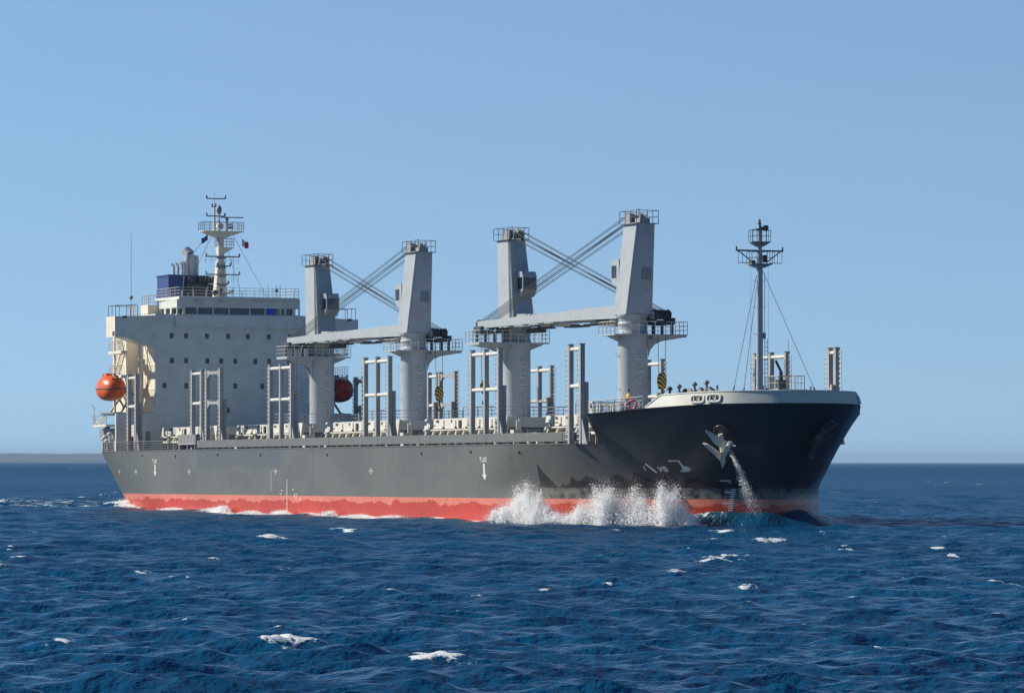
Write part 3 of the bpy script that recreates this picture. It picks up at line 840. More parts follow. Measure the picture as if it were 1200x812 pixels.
    hb = k.build('hook_block', M['stripe'], o, loc=R3 @ Vector((hx, 0, zb)), rot=(0, 0, rot+.5*d))
    q = MB(); q.cyl((0, 0, -.7), (0, 0, -1.25), .07, n=6); q.tube([(0, .0, -1.2), (0, .2, -1.4), (0, .22, -1.6), (0, .02, -1.75), (0, -.22, -1.62), (0, -.26, -1.42)], .08, n=6)
    if d: q.build('hook', M['dark'], o, loc=R3 @ Vector((hx, 0, zb)), rot=(0, 0, rot+.5*d))
    return o
for n in range(4): crane(n)

# ------------------------------------------------------------------ accommodation
SF = -27.5; SA = -38.2; BW_ = 9.55
m = MB(); m.box((-27.9, -14.05, ZD), (SF, 14.05, 11.5)); m.box((SA, -10.4, ZD), (-27.9, 10.4, 11.5)); m.box((-34, -13.2, 11.36), (-29.5, 13.2, 11.5))
poop = m.build('poop_house', M['house'], root)
m = MB()
for y in (-12.6, -10.9, 11.2): m.box((SF, y, ZD+.3), (SF+.04, y+.75, ZD+2.2))
m.build('door', M['grey'], poop)
m = MB(); m.box((SA, -BW_, 11.5), (SF, BW_, 22.46)); acc = m.build('accommodation_block', M['house'], root)
# side cladding of the block in lighter cream: sunlight on the flank painted in
m = MB()
for sg in (-1, 1): m.box((SA+.02, sg*BW_, 11.52), (SF-.12, sg*(BW_+.03), 22.3))
m.build('side_wall', M['cream'], acc)
winr = [(20.08, [-7.67, -6.0, -3.6, -1.15, 1.15, 3.6, 6.04]), (17.35, [-7.65, -6.0, -3.55, -1.95, -.3, 2.05, 3.65, 6.0]), (14.6, [-8.5, -6.0, -.3, 2.85]), (11.9, [-1.16])]
for z, ys in winr:
    for y in ys:
        f = MB(); f.box((SF, y-.2, z-.28), (SF+.05, y+.2, z+.28)); fo = f.build('window', M['dark'], acc)
        g = MB(); g.box((SF+.05, y-.14, z-.22), (SF+.06, y+.14, z+.22)); g.build('pane', M['glass'], fo)
m = MB()
for i, (s, z) in enumerate([(-30, 20.2), (-33.5, 20.2), (-36, 20.2), (-31.5, 17.3), (-35, 17.3), (-30.4, 14.4), (-34, 14.4)]): m.box((s-.2, -BW_-.05, z-.3), (s+.2, -BW_-.02, z+.3))
m.build('side_window', M['glass'], acc)
# bridge wings with haunched underside
def wing(sg):
    m = MB(); prof = [(9.5, 22.3), (14.13, 22.12), (14.13, 19.96), (13.4, 19.98), (10.25, 18.95), (9.95, 18.8), (9.7, 18.5), (9.56, 18.1), (9.5, 18.0)]
    m.prism([(sg*a, b) for a, b in prof], 0, -27.6, SF+.02)                        # front screen
    m.prism([(sg*a, b) for a, b in [(9.5, 21.0), (14.1, 21.0), (14.1, 20.4), (13.4, 19.98), (10.25, 18.95), (9.5, 18.95)]], 0, -30.6, -27.6)
    m.box((-30.75, sg*14.13, 19.96), (SF+.02, sg*14.05, 22.12)); m.box((-30.75, sg*9.55, 21), (-30.6, sg*14.05, 22.1))
    o = m.build('bridge_wing', M['house'], root)
    c = MB(); c.box((-30.78, sg*14.13, 19.9), (SF-.0, sg*14.17, 22.14)); c.build('wing_end_panel', M['cream'], o)  # wing end in the lighter cream too, sunlit face painted in
    d = MB(); d.box((-28.4, sg*14.17, 20.0), (-27.7, sg*14.2, 20.5)); d.box((-27.45, sg*12.9, 21.95), (-27.3, sg*13.3, 22.2)); d.build('side_light', M['dark'], o)
    r = MB(); r.rail([(-30.5, sg*14.0, 22.1), (-27.8, sg*14.0, 22.1), (-27.8, sg*11.5, 22.1), (-30.5, sg*11.5, 22.1)], 1.25, 1.1, .03, 1, closed=True)
    r.tube([(-30.5, sg*14.0, 23.3), (-27.8, sg*11.5, 23.5)], .03, n=4); r.build('dodger_frame', M['grey'], o)
wing(-1); wing(1)
m = MB(); m.box((SF, -7.3, 21.02), (SF+.35, 7.4, 21.18)); m.box((SF, -7.3, 21.18), (SF+.3, 7.4, 22.38)); m.box((SF+.3, -.15, 21.62), (SF+.36, .2, 21.8)); m.build('bridge_front_screen', M['house'], acc)
# wheelhouse
m = MB()
m.box((-34.0, -7.1, 22.40), (SF+.1, 7.25, 22.5)); m.box((-34.0, -7.1, 23.22), (SF+.1, 7.25, 24.12)); m.box((-34, -7.1, 22.4), (-33.8, 7.25, 24.1))
m.box((SF-.05, -7.1, 22.5), (SF+.1, -6.18, 23.22)) if False else None
edges = [(-7.1, -6.95), (-6.42, -6.12), (-4.82, -4.68), (-2.98, -2.84), (-1.12, -.98), (1.28, 1.42), (3.1, 3.24), (4.92, 5.06), (6.38, 6.72), (7.1, 7.25)]
for a_, b_ in edges: m.box((SF-.06, a_, 22.5), (SF+.1, b_, 23.22))
for yy in (-7.1, 7.15):
    for s in (-34, -32, -29.9): m.box((s, yy, 22.5), (s+.5, yy+.1, 23.22))
wh = m.build('wheelhouse', M['house'], root)
m = MB(); m.hexa([(-34.6, -7.35, 24.12), (SF+.55, -7.0, 24.12), (SF+.55, 7.1, 24.12), (-34.6, 7.4, 24.12)], [(-34.6, -7.35, 24.42), (SF+.4, -6.95, 24.42), (SF+.4, 7.05, 24.42), (-34.6, 7.4, 24.42)])
m.build('roof', M['white'], wh)
for i in range(7):
    a_ = edges[i+1][1]; b_ = edges[i+2][0]
    f = MB(); f.box((SF-.02, a_, 22.5), (SF+.0, b_, 23.22)); f.build('window', M['glass'], wh)
m = MB(); m.box((SF+.0, 3.4, 22.54), (SF+.02, 4.2, 23.18)); m.build('blue_blind', M['blue'], wh)
m = MB(); m.box((SF+.0, 4.72, 22.52), (SF+.02, 4.84, 23.2)); m.box((SF+.0, 5.45, 22.52), (SF+.02, 5.65, 23.2)); m.build('curtain', M['white'], wh)
m = MB(); m.tube([(SF+.12, -4.5, 23.6), (SF+.4, -4.3, 23.75)], .05); m.box((SF+.1, -1.5, 23.45), (SF+.16, 1.3, 23.55))
for y in (-5.1, -2.2, 2.0, 5.2): m.tube([(SF+.15, y, 23.85), (SF+.5, y+.3, 24.05)], .06)
m.build('window_wiper', M['white'], wh)
m = MB(); m.rail([(SF+.35, -6.9, 24.42), (SF+.35, 7.0, 24.42), (-34.4, 7.2, 24.42), (-34.4, -7.2, 24.42)], 1., 1.5, .025, 3, closed=True); m.build('railing', M['white'], wh)
m = MB(); m.box((-36.8, -8.3, 22.46), (-34.2, -6.9, 23.7)); m.build('wing_door_house', M['cream'], root)
m = MB(); m.rail([(-34.3, -8.2, 23.75), (-36.6, -8.2, 23.75), (-36.6, -5, 23.75)], 1.1, .9, .03, 3); m.rail([(-38, -9.4, 22.46), (-34.4, -9.4, 22.46)], 1.1, .9, .03, 3); m.build('upper_railing', M['cream'], root)
# monkey island aerials
def aerial(s, t, z0, z1, r=.03, blob=None, name='aerial'):
    m = MB(); m.cyl((s, t, z0), (s, t, z1), r, r*.6, 6)
    if blob: m.lathe((s, t, blob), [(-.22, .02), (-.16, .18), (0, .24), (.16, .18), (.22, .02)], 10)
    return m.build(name, M['grey'], root)
for (t, z1, bl) in ((-1.9, 25.3, None), (-.35, 25.3, 25.1), (.5, 25.9, None), (3.3, 25.6, None), (3.9, 26.0, None), (4.85, 25.9, 25.25), (5.3, 26.0, None), (6.9, 25.2, None)): aerial(-28.5, t, 24.4, z1, .035, bl)
aerial(-30, -11.55, 21.0, 31.5, .035)
aerial(-30, -11.55, 21.0, 24.2, .06, 24.3)
m = MB(); m.lathe((-28.3, -2.4, 24.9), [(-.3, .1), (-.1, .35), (.15, .38), (.3, .1)], 10); m.cyl((-28.3, -2.4, 24.4), (-28.3, -2.4, 24.9), .06); m.cyl((-28.4, -1.7, 24.4), (-28.4, -1.7, 25.2), .05); m.lathe((-28.4, -1.7, 25.2), [(-.2, .1), (0, .3), (.2, .1)], 8); m.build('searchlight', M['dark'], root)

# radar mast
m = MB()
m.hexa([(-33.6, -.95, 24.42), (-32.4, -.95, 24.42), (-32.4, .45, 24.42), (-33.6, .45, 24.42)], [(-33.4, -.62, 28.6), (-32.6, -.62, 28.6), (-32.6, .22, 28.6), (-33.4, .22, 28.6)])
m.cyl((-33, -.2, 28.4), (-33, -.2, 32.0), .42, .36, 14)
m.cyl((-33, -.9, 32.0), (-33, -.9, 34.9), .16, .1, 10); m.cyl((-33, -.9, 34.8), (-33, -.9, 36.3), .05, .03, 6)
mast = m.build('radar_mast', M['cream'], root)
def plat(z, y0, y1, hs_=.9, drop=.55, rail=True):
    m = MB(); m.box((-33-hs_, y0, z), (-33+hs_, y1, z+.08))
    m.prism([(y0, z), (-.55, z-drop), (.15, z-drop), (y1, z)], 0, -33.5, -32.5)
    o = m.build('mast_platform', M['cream'], mast)
    if rail: r = MB(); r.rail([(-33-hs_, y0, z+.08), (-33+hs_, y0, z+.08), (-33+hs_, y1, z+.08), (-33-hs_, y1, z+.08)], 1., .7, .028, 3, closed=True); r.build('mast_railing', M['grey'], mast)
plat(31.9, -2.45, 2.2, 1.0, .7); plat(30.1, -.6, 1.15, .7, .6)
for (z, y0, y1) in ((29.15, -2.0, 1.9), (27.15, -2.0, 1.9), (28.1, -.7, .85), (26.1, -.7, .6), (25.1, -.9, .8), (35.6, -1.95, .25), (33.65, -1.95, .2), (34.7, -1.3, -.9)):
    m = MB(); m.cyl((-32.6, y0, z), (-32.6, y1, z), .07, n=6); 
    for y in (y0, y1): m.cyl((-32.6, y, z), (-32.6, y, z+.35), .1, n=8)
    (m.prism([(-.9, z), (.5, z), (.1, z-.3), (-.5, z-.3)], 0, -32.9, -32.4) if z < 32 else None); m.build('yard_arm', M['grey'], mast)
    if z in (29.15, 27.15): r = MB(); r.rail([(-32.9, y0, z-.75), (-32.9, y1, z-.75)], .7, .8, .018, 2); r.build('yard_guard', M['grey'], mast)
m = MB(); m.cyl((-33, -.35, 32.0), (-33, -.35, 33.2), .12, n=8); m.lathe((-33, -.35, 34.4), [(-.5, .1), (-.3, .28), (0, .3), (.35, .22), (.5, .05)], 12); m.cyl((-33, -.35, 33.1), (-33, -.35, 34.), .07, n=6); m.build('satellite_dome', M['grey'], mast)
m = MB(); m.box((-33.1, -.2, 33.5), (-32.95, 2.5, 33.62)); m.cyl((-33, .55, 32), (-33, .55, 33.2), .13, n=8); m.lathe((-33, .55, 33.2), [(0, .2), (.25, .2), (.3, .1)], 10); m.build('radar_scanner', M['grey'], mast)
m = MB(); m.cyl((-32.6, -.5, 32.5), (-32.0, -.5, 32.5), .35, n=14); m.box((-32.8, .25, 32.25), (-32.1, 1.0, 32.55)); m.box((-32.8, .3, 32.65), (-32.1, .95, 32.8)); m.build('mast_lamp', M['white'], mast)
m = MB()
for a_, b_ in (((-33, 1.3, 31.6), (-28.0, 3.5, 24.5)), ((-33, .6, 30.0), (-29.5, 1.2, 24.5)), ((-33.3, -1.4, 31.7), (-36, -4.4, 27.4)), ((-33.3, -1.0, 31.7), (-35.5, -2.4, 27.6))): m.cyl(a_, b_, .022, n=4, cap=False)
m.cyl((-32.8, 1.3, 29.2), (-32.8, 1.3, 24.5), .02, n=4, cap=False)
m.build('mast_stay', M['rope'], mast)
m = MB()
for k in range(16): m.cyl((-32.38, -.35, 24.8+k*.25), (-32.38, .0, 24.8+k*.25), .02, n=4)
m.build('ladder', M['grey'], mast)

# funnel
m = MB(); m.box((-41.2, -5.0, 22.46), (-37.0, -.2, 27.2)); m.box((-41.3, -5.1, 27.1), (-36.9, -3.5, 27.25))
fn = m.build('funnel', M['navy'], root)
m = MB(); m.box((-37.0, -3.0, 24.0), (-36.2, .55, 26.2)); 
for y in np.linspace(-3.0, .5, 9): m.cyl((-36.1, y, 23.5), (-36.1, y, 27.1), .035, n=4)
for z in (25.6, 26.4, 27.1): m.cyl((-36.1, -3.0, z), (-36.1, .5, z), .04, n=4)
for y in (-2.8, -1.6, -.4): m.box((-36.9, y, 26.3), (-36.3, y+.5, 27.0))
m.build('funnel_grille', M['dark'], fn)
m = MB()
m.cyl((-38.4, -2.05, 26.5), (-38.4, -2.05, 29.6), .62, .62, 18); m.cyl((-38.4, -2.05, 29.6), (-38.8, -2.4, 30.15), .62, .5, 18); m.cyl((-38.4, -1.3, 26.5), (-38.4, -1.3, 29.5), .3, .3, 12)
m.build('exhaust_pipe', M['silver'], fn)
for i, y in enumerate((-4.1, -3.6, -3.1, -2.75)):
    m = MB(); m.cyl((-37.8, y, 27.0), (-37.8, y, 28.2+.1*i), .15, n=10); m.cyl((-37.8, y, 28.2+.1*i), (-38.05, y-.2, 28.45+.1*i), .15, .13, 10); m.build('exhaust_pipe', M['silver'], fn)
m = MB()
for y, s in ((-3.9, -35.6), (-3.2, -35.8), (-1.0, -35.6), (-.3, -35.8)): m.tube([(s, y, 24.4), (s-1., y+.6, 27.0)], .04, n=4)
m.build('funnel_brace', M['white'], fn)

# galleries, stair tower and pillars on the starboard and port flank
for sg in (-1, 1):
    m = MB()
    for z in (18.1, 15.45):
        m.box((-33.0, sg*12.6, z), (-28.2, sg*13.25, z+.3)); m.box((-33.6, sg*11.4, z+.02), (-31.6, sg*12.7, z+.3))
    m.cyl((-28.3, sg*11.1, 11.5), (-28.3, sg*11.1, 19.7), .17, n=10); m.cyl((-32.6, sg*12.6, 11.5), (-32.6, sg*12.6, 21.2), .13, n=8)
    m.box((-38, sg*BW_, 11.5), (-33.0, sg*11.2, 21.0))
    g = m.build('side_gallery', M['cream'], root)
    r = MB()
    for z in (18.42, 15.77): r.rail([(-28.1, sg*13.2, z), (-32.75, sg*13.2, z), (-32.75, sg*11.5, z)], 1.1, .6, .024, 4)
    r.build('gallery_railing', M['cream'], g)
    st = MB()
    for z0_, z1_, a_, b_ in ((15.7, 18.1, -33.2, -30.9), (18.3, 21.0, -31.0, -33.2), (13.1, 15.5, -30.9, -33.2)):
        for yy in (12.0, 12.5): st.tube([(a_, sg*yy, z0_), (b_, sg*yy, z1_)], .07, n=5); st.tube([(a_, sg*yy, z0_+1), (b_, sg*yy, z1_+1)], .03, n=5)
        for q in range(10): e = (q+.5)/10; st.box((a_+(b_-a_)*e-.12, sg*12.0, z0_+(z1_-z0_)*e-.02), (a_+(b_-a_)*e+.12, sg*12.5, z0_+(z1_-z0_)*e+.03))
    st.build('stairway', M['cream'], g)
    # davit arms for the lifeboat
    d = MB()
    for s in (-29.6, -33.6):
        d.tube([(s, sg*12.2, 15.7), (s, sg*11.5, 13.6), (s, sg*12.9, 11.6), (s, sg*13.9, 11.5)], .13, n=6)
        d.tube([(s, sg*11.2, 12.2), (s, sg*13.2, 15.5), (s, sg*13.7, 15.9)], .12, n=6)
    d.box((-34, sg*12.0, 11.5), (-29, sg*13.9, 11.66))
    d.build('davit', M['grey'], root)
# stern gear
m = MB(); m.box((-37.5, -13.7, 10.1), (-32.4, -12.0, 10.35)); m.tube([(-37.4, -13.6, 10.2), (-32.6, -13.6, 11.5)], .1); m.tube([(-36.4, -13.6, 10.2), (-32.4, -13.6, 11.1)], .08)
m.rail([(-37.4, -13.65, 10.35), (-32.5, -13.65, 10.35)], 1.1, .8, .03, 3); m.tube([(-37.2, -13.6, 10.3), (-37.2, -13.6, 12.3), (-36.9, -14.0, 12.6)], .05)
m.build('embarkation_platform', M['white'], root)
m = MB(); m.box((-38.5, -12.6, 8.75), (-33.2, -11.4, 9.95)); m.box((-36.5, -12.65, 9.9), (-35.8, -12.2, 10.2)); m.build('provision_box', M['grey'], root)
m = MB(); m.box((-38.8, -11.6, 8.9), (-31, -9.9, 9.6)); m.build('stern_equipment', M['dark'], root)
for s, t, h in ((-40.2, -10.6, 1.2), (-38.6, -12.0, 1.5), (-36.9, -12.6, 1.3), (-35.5, -12.8, 1.5), (-31.5, -13.5, 1.8), (-33.9, -13.0, 1.1), (-40.5, -8., 1.1), (-40.5, 5, 1.2)):
    m = MB(); m.cyl((s, t, ZD), (s, t, ZD+h), .17, n=8); m.lathe((s, t, ZD+h), [(0, .17), (.05, .36), (.22, .33), (.34, .1)], 12); m.build('stern_vent', M['white'], root)
for s, t in ((-36.2, -12.4), (-38.2, 10.5)):
    m = MB(); m.cyl((s, t, ZD), (s, t, ZD+1.1), .5, .38, 12); m.cyl((s-.6, t, ZD+.9), (s+.6, t, ZD+.9), .28, n=10); m.build('mooring_winch', M['white'], root)
m = MB(); m.box((-24.6, -13.2, ZD), (-23.4, -12.0, 10.2)); m.build('deck_store', M['cream'], root)
m = MB(); m.cyl((-24.2, -13.3, ZD+.1), (-24.2, -13.3, ZD+1.6), .3, n=10); m.build('fire_monitor', M['red'], root)
# raft box on the starboard rail
m = MB(); m.box((-4.8, -14.25, 8.0), (1.0, -13.2, 8.9)); m.box((-4.9, -14.3, 7.92), (1.1, -13.1, 8.0)); m.box((-4.9, -14.3, 8.9), (1.1, -13.1, 8.97)); 
for s in (-4.4, -1.9, .6): m.box((s-.06, -14.2, ZD), (s+.06, -13.3, 7.95))
for k in range(12): m.box((-4.6+k*.48, -14.29, 8.06), (-4.52+k*.48, -14.25, 8.84))
m.build('gangway_box', M['post'], root)
m = MB(); m.cyl((1.5, -13.6, ZD), (1.5, -13.6, 9.3), .25, n=10); m.cyl((2.0, -13.6, 8.6), (1.2, -13.6, 8.6), .35, n=12); m.build('gangway_winch', M['dark'], root)

# ------------------------------------------------------------------ foremast
FM = (107, 0)
m = MB(); m.cyl((107, 0, 9.9), (107, 0, 22.2), .30, .26, 16); m.cyl((107, 0, 22.2), (107, 0, 24.0), .21, .2, 14); m.cyl((107, 0, 24.), (107, 0, 25.4), .16, .15, 12)
m.cyl((107, 0, 25.4), (107, 0, 26.0), .05, .03, 6)
fm = m.build('foremast', M['crane'], root)
m = MB(); m.box((106.5, -.95, 22.12), (107.5, .95, 22.2)); m.prism([(-.95, 22.12), (-.3, 21.85), (.3, 21.85), (.95, 22.12)], 0, 106.6, 107.4)
m.box((106.6, -.85, 23.95), (107.4, .85, 24.02)); m.prism([(-.85, 23.95), (-.25, 23.6), (.25, 23.6), (.85, 23.95)], 0, 106.7, 107.3)
m.build('mast_platform', M['grey'], fm)
m = MB(); m.box((106.92, -2.15, 23.2), (107.08, 2.15, 23.33))
for y in (-2.1, 2.1): m.cyl((107, y, 23.3), (107, y, 23.6), .07, n=6); m.cyl((107, y*.9, 23.2), (107, y*.28, 22.3), .05, n=5)
for y in (-2.0, -1.6, 1.6, 2.0, 1.3): m.cyl((107.1, y, 23.2), (107.1, y, 22.25), .022, n=4)
for sg in (-1, 1): m.cyl((107.1, sg*2.0, 22.25), (107.1, sg*.9, 22.25), .03, n=4)
m.build('crosstree', M['dark'], fm)
m = MB(); m.rail([(106.5, -.93, 22.2), (107.5, -.93, 22.2), (107.5, .93, 22.2), (106.5, .93, 22.2)], 1., .5, .022, 2, closed=True); m.rail([(106.6, -.83, 24.02), (107.4, -.83, 24.02), (107.4, .83, 24.02), (106.6, .83, 24.02)], .95, .45, .022, 2, closed=True); m.build('mast_railing', M['grey'], fm)
m = MB(); m.cyl((107.3, .42, 24.9), (107.3, .42, 25.35), .2, n=10); m.box((107.0, .15, 25.1), (107.4, .65, 25.25)); m.box((106.8, -.3, 25.0), (107.2, .3, 25.1)); m.cyl((107.1, -.65, 24.9), (107.1, -.65, 25.0), .06); m.box((107, -.65, 24.98), (107.1, -.2, 25.02)); m.cyl((107.2, .4, 22.3), (107.2, .4, 22.9), .2, n=10); m.box((106.9, -.9, 22.2), (107.4, -.55, 22.45))
m.cyl((107, 0, 25.4), (107, 0, 25.62), .14, n=8); m.cyl((107, -.08, 25.75), (107, .08, 25.75), .09, n=8)
m.build('navigation_light', M['dark'], fm)
m = MB()
for y in (.42, .68): m.cyl((107.1, y, 10), (107.1, y, 21.5 if y < .5 else 16), .025, n=4)
z = 10.3
while z < 16: m.cyl((107.1, .42, z), (107.1, .68, z), .025, n=4); z += .36
for z in (13.2, 16.4, 18.6, 20.8): m.cyl((107, -.28, z), (107, -.6, z), .02, n=4); m.cyl((107, .2, z), (107.1, .5, z), .02, n=4)
m.box((106.95, .3, 16.0), (107.15, .5, 16.5)); m.build('ladder', M['post'], fm)
for (a_, b_) in (((107, .3, 21.6), (107.6, 5.4, 10.5)), ((107, -.25, 21.3), (106.5, -2.4, 10.6)), ((107, -.25, 20.4), (105.2, -.75, 10.6))):
    m = MB(); m.cyl(a_, b_, .022, n=4, cap=False); q = Vector(a_).lerp(Vector(b_), .86); m.cyl(q, Vector(a_).lerp(Vector(b_), .9), .06, n=6); m.build('mast_stay', M['rope'], fm)
for sg in (-1, 1):
    m = MB(); m.cyl((107, sg*.8, 22.1), (107, sg*.8, 10.2), .01, n=4, cap=False); m.build('halyard', M['rope'], fm)
# forecastle gear
def winch(s, t, dz=0, h=1.6):
    m = MB()
    for yy in (-1.1, -.2, .7, 1.3): m.cyl((s, t+yy, 10.9+dz), (s, t+yy+.12, 10.9+dz), .75, n=18)
    m.cyl((s, t-1.2, 10.9+dz), (s, t+1.6, 10.9+dz), .4, n=14); m.box((s-.7, t-1.3, 9.95), (s+.7, t+1.5, 10.3+dz))
    m.box((s-.9, t+.85, 10.2), (s-.2, t+1.25, 11.7+dz)); m.cyl((s-.5, t+1.7, 11.), (s-.5, t+1.7, 11.+h*.6+dz), .08, n=6)
    return m.build('anchor_windlass', M['grey'], root)
winch(104.6, -4.2, .25); winch(104.6, 4.4, .2)
for i, (t, z) in enumerate(((-6.6, 12.0), (-5.75, 12.2), (-5.2, 11.85), (-4.35, 12.4), (-3.75, 11.95), (-3.25, 12.55), (-2.9, 12.0))):
    m = MB(); m.cyl((103.6, t, 9.95), (103.6, t, z-.25), .11, n=8); m.lathe((103.6, t, z-.25), [(0, .1), (.04, .25), (.2, .22), (.32, .08)], 10)
    m.box((103.3, t-.15, 10), (103.9, t+.35, z-.55)); m.build('ventilator', M['grey'] if i % 2 else M['dark'], root)
m = MB(); m.box((102.9, 2.5, 11.8), (105.4, 4.9, 11.88)); 
for s in (103, 105.3):
    for t in (2.6, 4.8): m.cyl((s, t, 10), (s, t, 11.8), .07, n=6)
m.rail([(102.9, 2.5, 11.3), (105.4, 2.5, 11.3), (105.4, 4.9, 11.3), (102.9, 4.9, 11.3)], 1.7, .7, .03, 3, closed=True)
pf = m.build('windlass_platform', M['white'], root)
m = MB(); m.cyl((104, 4.1, 11.8), (104, 4.1, 16.0), .02, n=4); m.lathe((104, 4.1, 13.6), [(0, .03), (.08, .1), (.16, .03)], 8); m.build('whip_aerial', M['grey'], pf)
m = MB(); m.cyl((104.2, 3.3, 10), (104.2, 3.3, 13.4), .16, n=8); m.tube([(104.2, 3.3, 13.4), (104.0, 2.9, 14.3)], .12); m.box((103.8, 3.0, 12.0), (104.5, 3.6, 12.7)); m.cyl((104, 1.7, 10), (104, 1.7, 12.2), .12); m.cyl((104, 2.1, 10), (104, 2.1, 12.0), .15)
m.build('stores_davit', M['dark'], root)

# ------------------------------------------------------------------ things carried by the ship
def on_ship(name, s, t, z, rz=0.):
    o = bpy.data.objects.new(name, None); col.objects.link(o)
    o.matrix_world = SHIP_M @ Matrix.Translation((s, t, z)) @ Euler((0, 0, rz)).to_matrix().to_4x4()
    return o
def lifeboat(sg, label, mat):
    r = on_ship('lifeboat', -31.7, sg*13.35, 14.25)
    def shell(z0, z1, grow=1.):
        m = MB(); n = 24; vs = []; xs = np.linspace(-1, 1, 19)
        for x in xs:
            q = max(1-abs(x)**2.6, .0)**.55
            for k in range(n+1):
                a = z0+(z1-z0)*k/n
                y = math.cos(a); z = math.sin(a)
                vs.append((x*2.8, 1.42*q*math.copysign(abs(y)**.85, y)*grow, (1.5 if z > 0 else 1.32)*q*math.copysign(abs(z)**.9, z)*grow))
        W = n+1
        m.add(vs, [(j*W+k, j*W+k+1, (j+1)*W+k+1, (j+1)*W+k) for j in range(18) for k in range(n)], smooth=True); return m
    shell(math.pi, 2*math.pi).build('boat_hull', mat, r)
    c = shell(0, math.pi).build('canopy', mat, r)
    m = MB(); m.box((-1.6, -.35, 1.3), (-.6, .35, 1.75)); m.build('conning_hatch', mat, c)
    m = MB(); pts = []
    for x in np.linspace(-1, 1, 25):
        q = max(1-abs(x)**2.6, .0)**.55; pts.append((x*2.82, 1.45*q, 0))
    m.tube(pts, .06, 6); m.tube([(a, -b, 0) for a, b, _ in pts], .06, 6); m.build('fender_strake', M['dark'], r)
    m = MB()
    for x in (1.3, -1.3): m.cyl((x, 0, 1.3), (x, 0, 1.75), .06)
    m.tube([(2.2, -sg*.3, 1.0), (2.45, -sg*.4, .0), (2.2, -sg*.3, -.9)], .035); m.build('lifting_hook', M['white'], r)
    m = MB(); m.box((1.6, -.5, .75), (2.1, .5, 1.15)); m.build('window', M['glass'], c)
    tag(r, label, 'lifeboat', 'lifeboats hung at the flanks of the deckhouse')
lifeboat(-1, 'round orange lifeboat in sunlight beside the cream side galleries', M['orange'])
lifeboat(1, 'lifeboat in shade, its orange painted dark red for that shade, half hidden behind the aftermost crane pedestal', M['red'])  # red stands for the shaded orange of this boat

def flag(s, t, z, w, h, cols, label, rz, name='flag', droop=.3):
    r = on_ship(name, s, t, z, rz)
    nx, nz = 14, 8
    for j, (a0, a1, c) in enumerate(cols):
        vs = []
        for i in range(nx+1):
            u = a0+(a1-a0)*i/nx
            for k in range(nz+1):
                v = k/nz
                vs.append((.10*math.sin(u*7+v*2)*u, u*w, -v*h-droop*u*h+.05*math.sin(u*9)))
        W = nz+1; m = MB(); fs = [(i*W+k, (i+1)*W+k, (i+1)*W+k+1, i*W+k+1) for i in range(nx) for k in range(nz)]
        m.add(vs, fs, smooth=True); m.build('flag_cloth', c, r)
    m = MB(); m.cyl((0, 0, -h*1.3), (0, 0, .3), .015, n=4); m.build('halyard', M['rope'], r)
    tag(r, label, 'flag')
flag(-33, 2.35, 31.15, .8, .75, [(0, .42, M['mark']), (.42, 1, M['red'])], 'small white and red flag flying right of the cream radar mast', .2, droop=.5)
flag(-33, -1.7, 31.55, -.85, .6, [(0, 1, M['navy'])], 'small dark blue flag drooping left of the cream radar mast', .2, droop=.8)

def crew(s, t, z, rz, label):
    r = on_ship('person', s, t, z, rz)
    V = [((0, 0, .95), .15), ((0, 0, 1.2), .16), ((0, 0, 1.42), .17), ((0, 0, 1.53), .065), ((0, .01, 1.62), .09), ((0, .01, 1.72), .085),
         ((.1, 0, .88), .1), ((.11, .02, .5), .07), ((.12, 0, .08), .05), ((.12, .12, .05), .04),
         ((-.1, 0, .88), .1), ((-.11, .02, .5), .07), ((-.12, 0, .08), .05), ((-.12, .12, .05), .04),
         ((.2, 0, 1.4), .07), ((.27, .05, 1.14), .055), ((.2, .3, 1.08), .04), ((.2, .38, 1.08), .045),
         ((-.2, 0, 1.4), .07), ((-.27, .05, 1.14), .055), ((-.2, .3, 1.08), .04), ((-.2, .38, 1.08), .045)]
    Ed = [(0, 1), (1, 2), (2, 3), (3, 4), (4, 5), (0, 6), (6, 7), (7, 8), (8, 9), (0, 10), (10, 11), (11, 12), (12, 13), (2, 14), (14, 15), (15, 16), (16, 17), (2, 18), (18, 19), (19, 20), (20, 21)]
    def skin(name, idx, mat, grow=1.):
        me = bpy.data.meshes.new(name); mp = {i: k for k, i in enumerate(idx)}
        me.from_pydata([V[i][0] for i in idx], [(mp[a], mp[b]) for a, b in Ed if a in mp and b in mp], [])
        bm = bmesh.new(); bm.from_mesh(me); L = bm.verts.layers.skin.verify(); bm.verts.ensure_lookup_table()
        for k, i in enumerate(idx): bm.verts[k][L].radius = (V[i][1]*grow,)*2; bm.verts[k][L].use_root = (k == 0)
        bm.to_mesh(me); bm.free(); me.materials.append(mat)
        o = bpy.data.objects.new(name, me); col.objects.link(o); o.parent = r
        o.modifiers.new('s', 'SKIN').use_smooth_shade = True; o.modifiers.new('u', 'SUBSURF').levels = 1; o.modifiers['u'].render_levels = 1
    skin('body', list(range(22)), M['skin'])
    skin('jacket', [0, 1, 2, 14, 15, 16, 18, 19, 20], M['yellow'], 1.2)
    skin('trousers', [0, 6, 7, 8, 10, 11, 12], M['dark'], 1.15)
    m = MB(); m.lathe((0, .01, 1.7), [(0, .12), (.06, .12), (.12, .08), (.14, .02)], 12); m.build('helmet', M['dark'], r)
    tag(r, label, 'person')
crew(103.7, -10.35, 9.99, R(200), 'person in yellow jacket and dark cap standing at the forecastle rail')
rg = on_ship('life_ring', 104.6, -10.42, 10.55, R(-55))
m = MB(); m.tube([(.02*0, .36*math.cos(2*math.pi*k/18), .36*math.sin(2*math.pi*k/18)) for k in range(19)], .075, 8); m.build('ring', M['red'], rg)
m = MB()
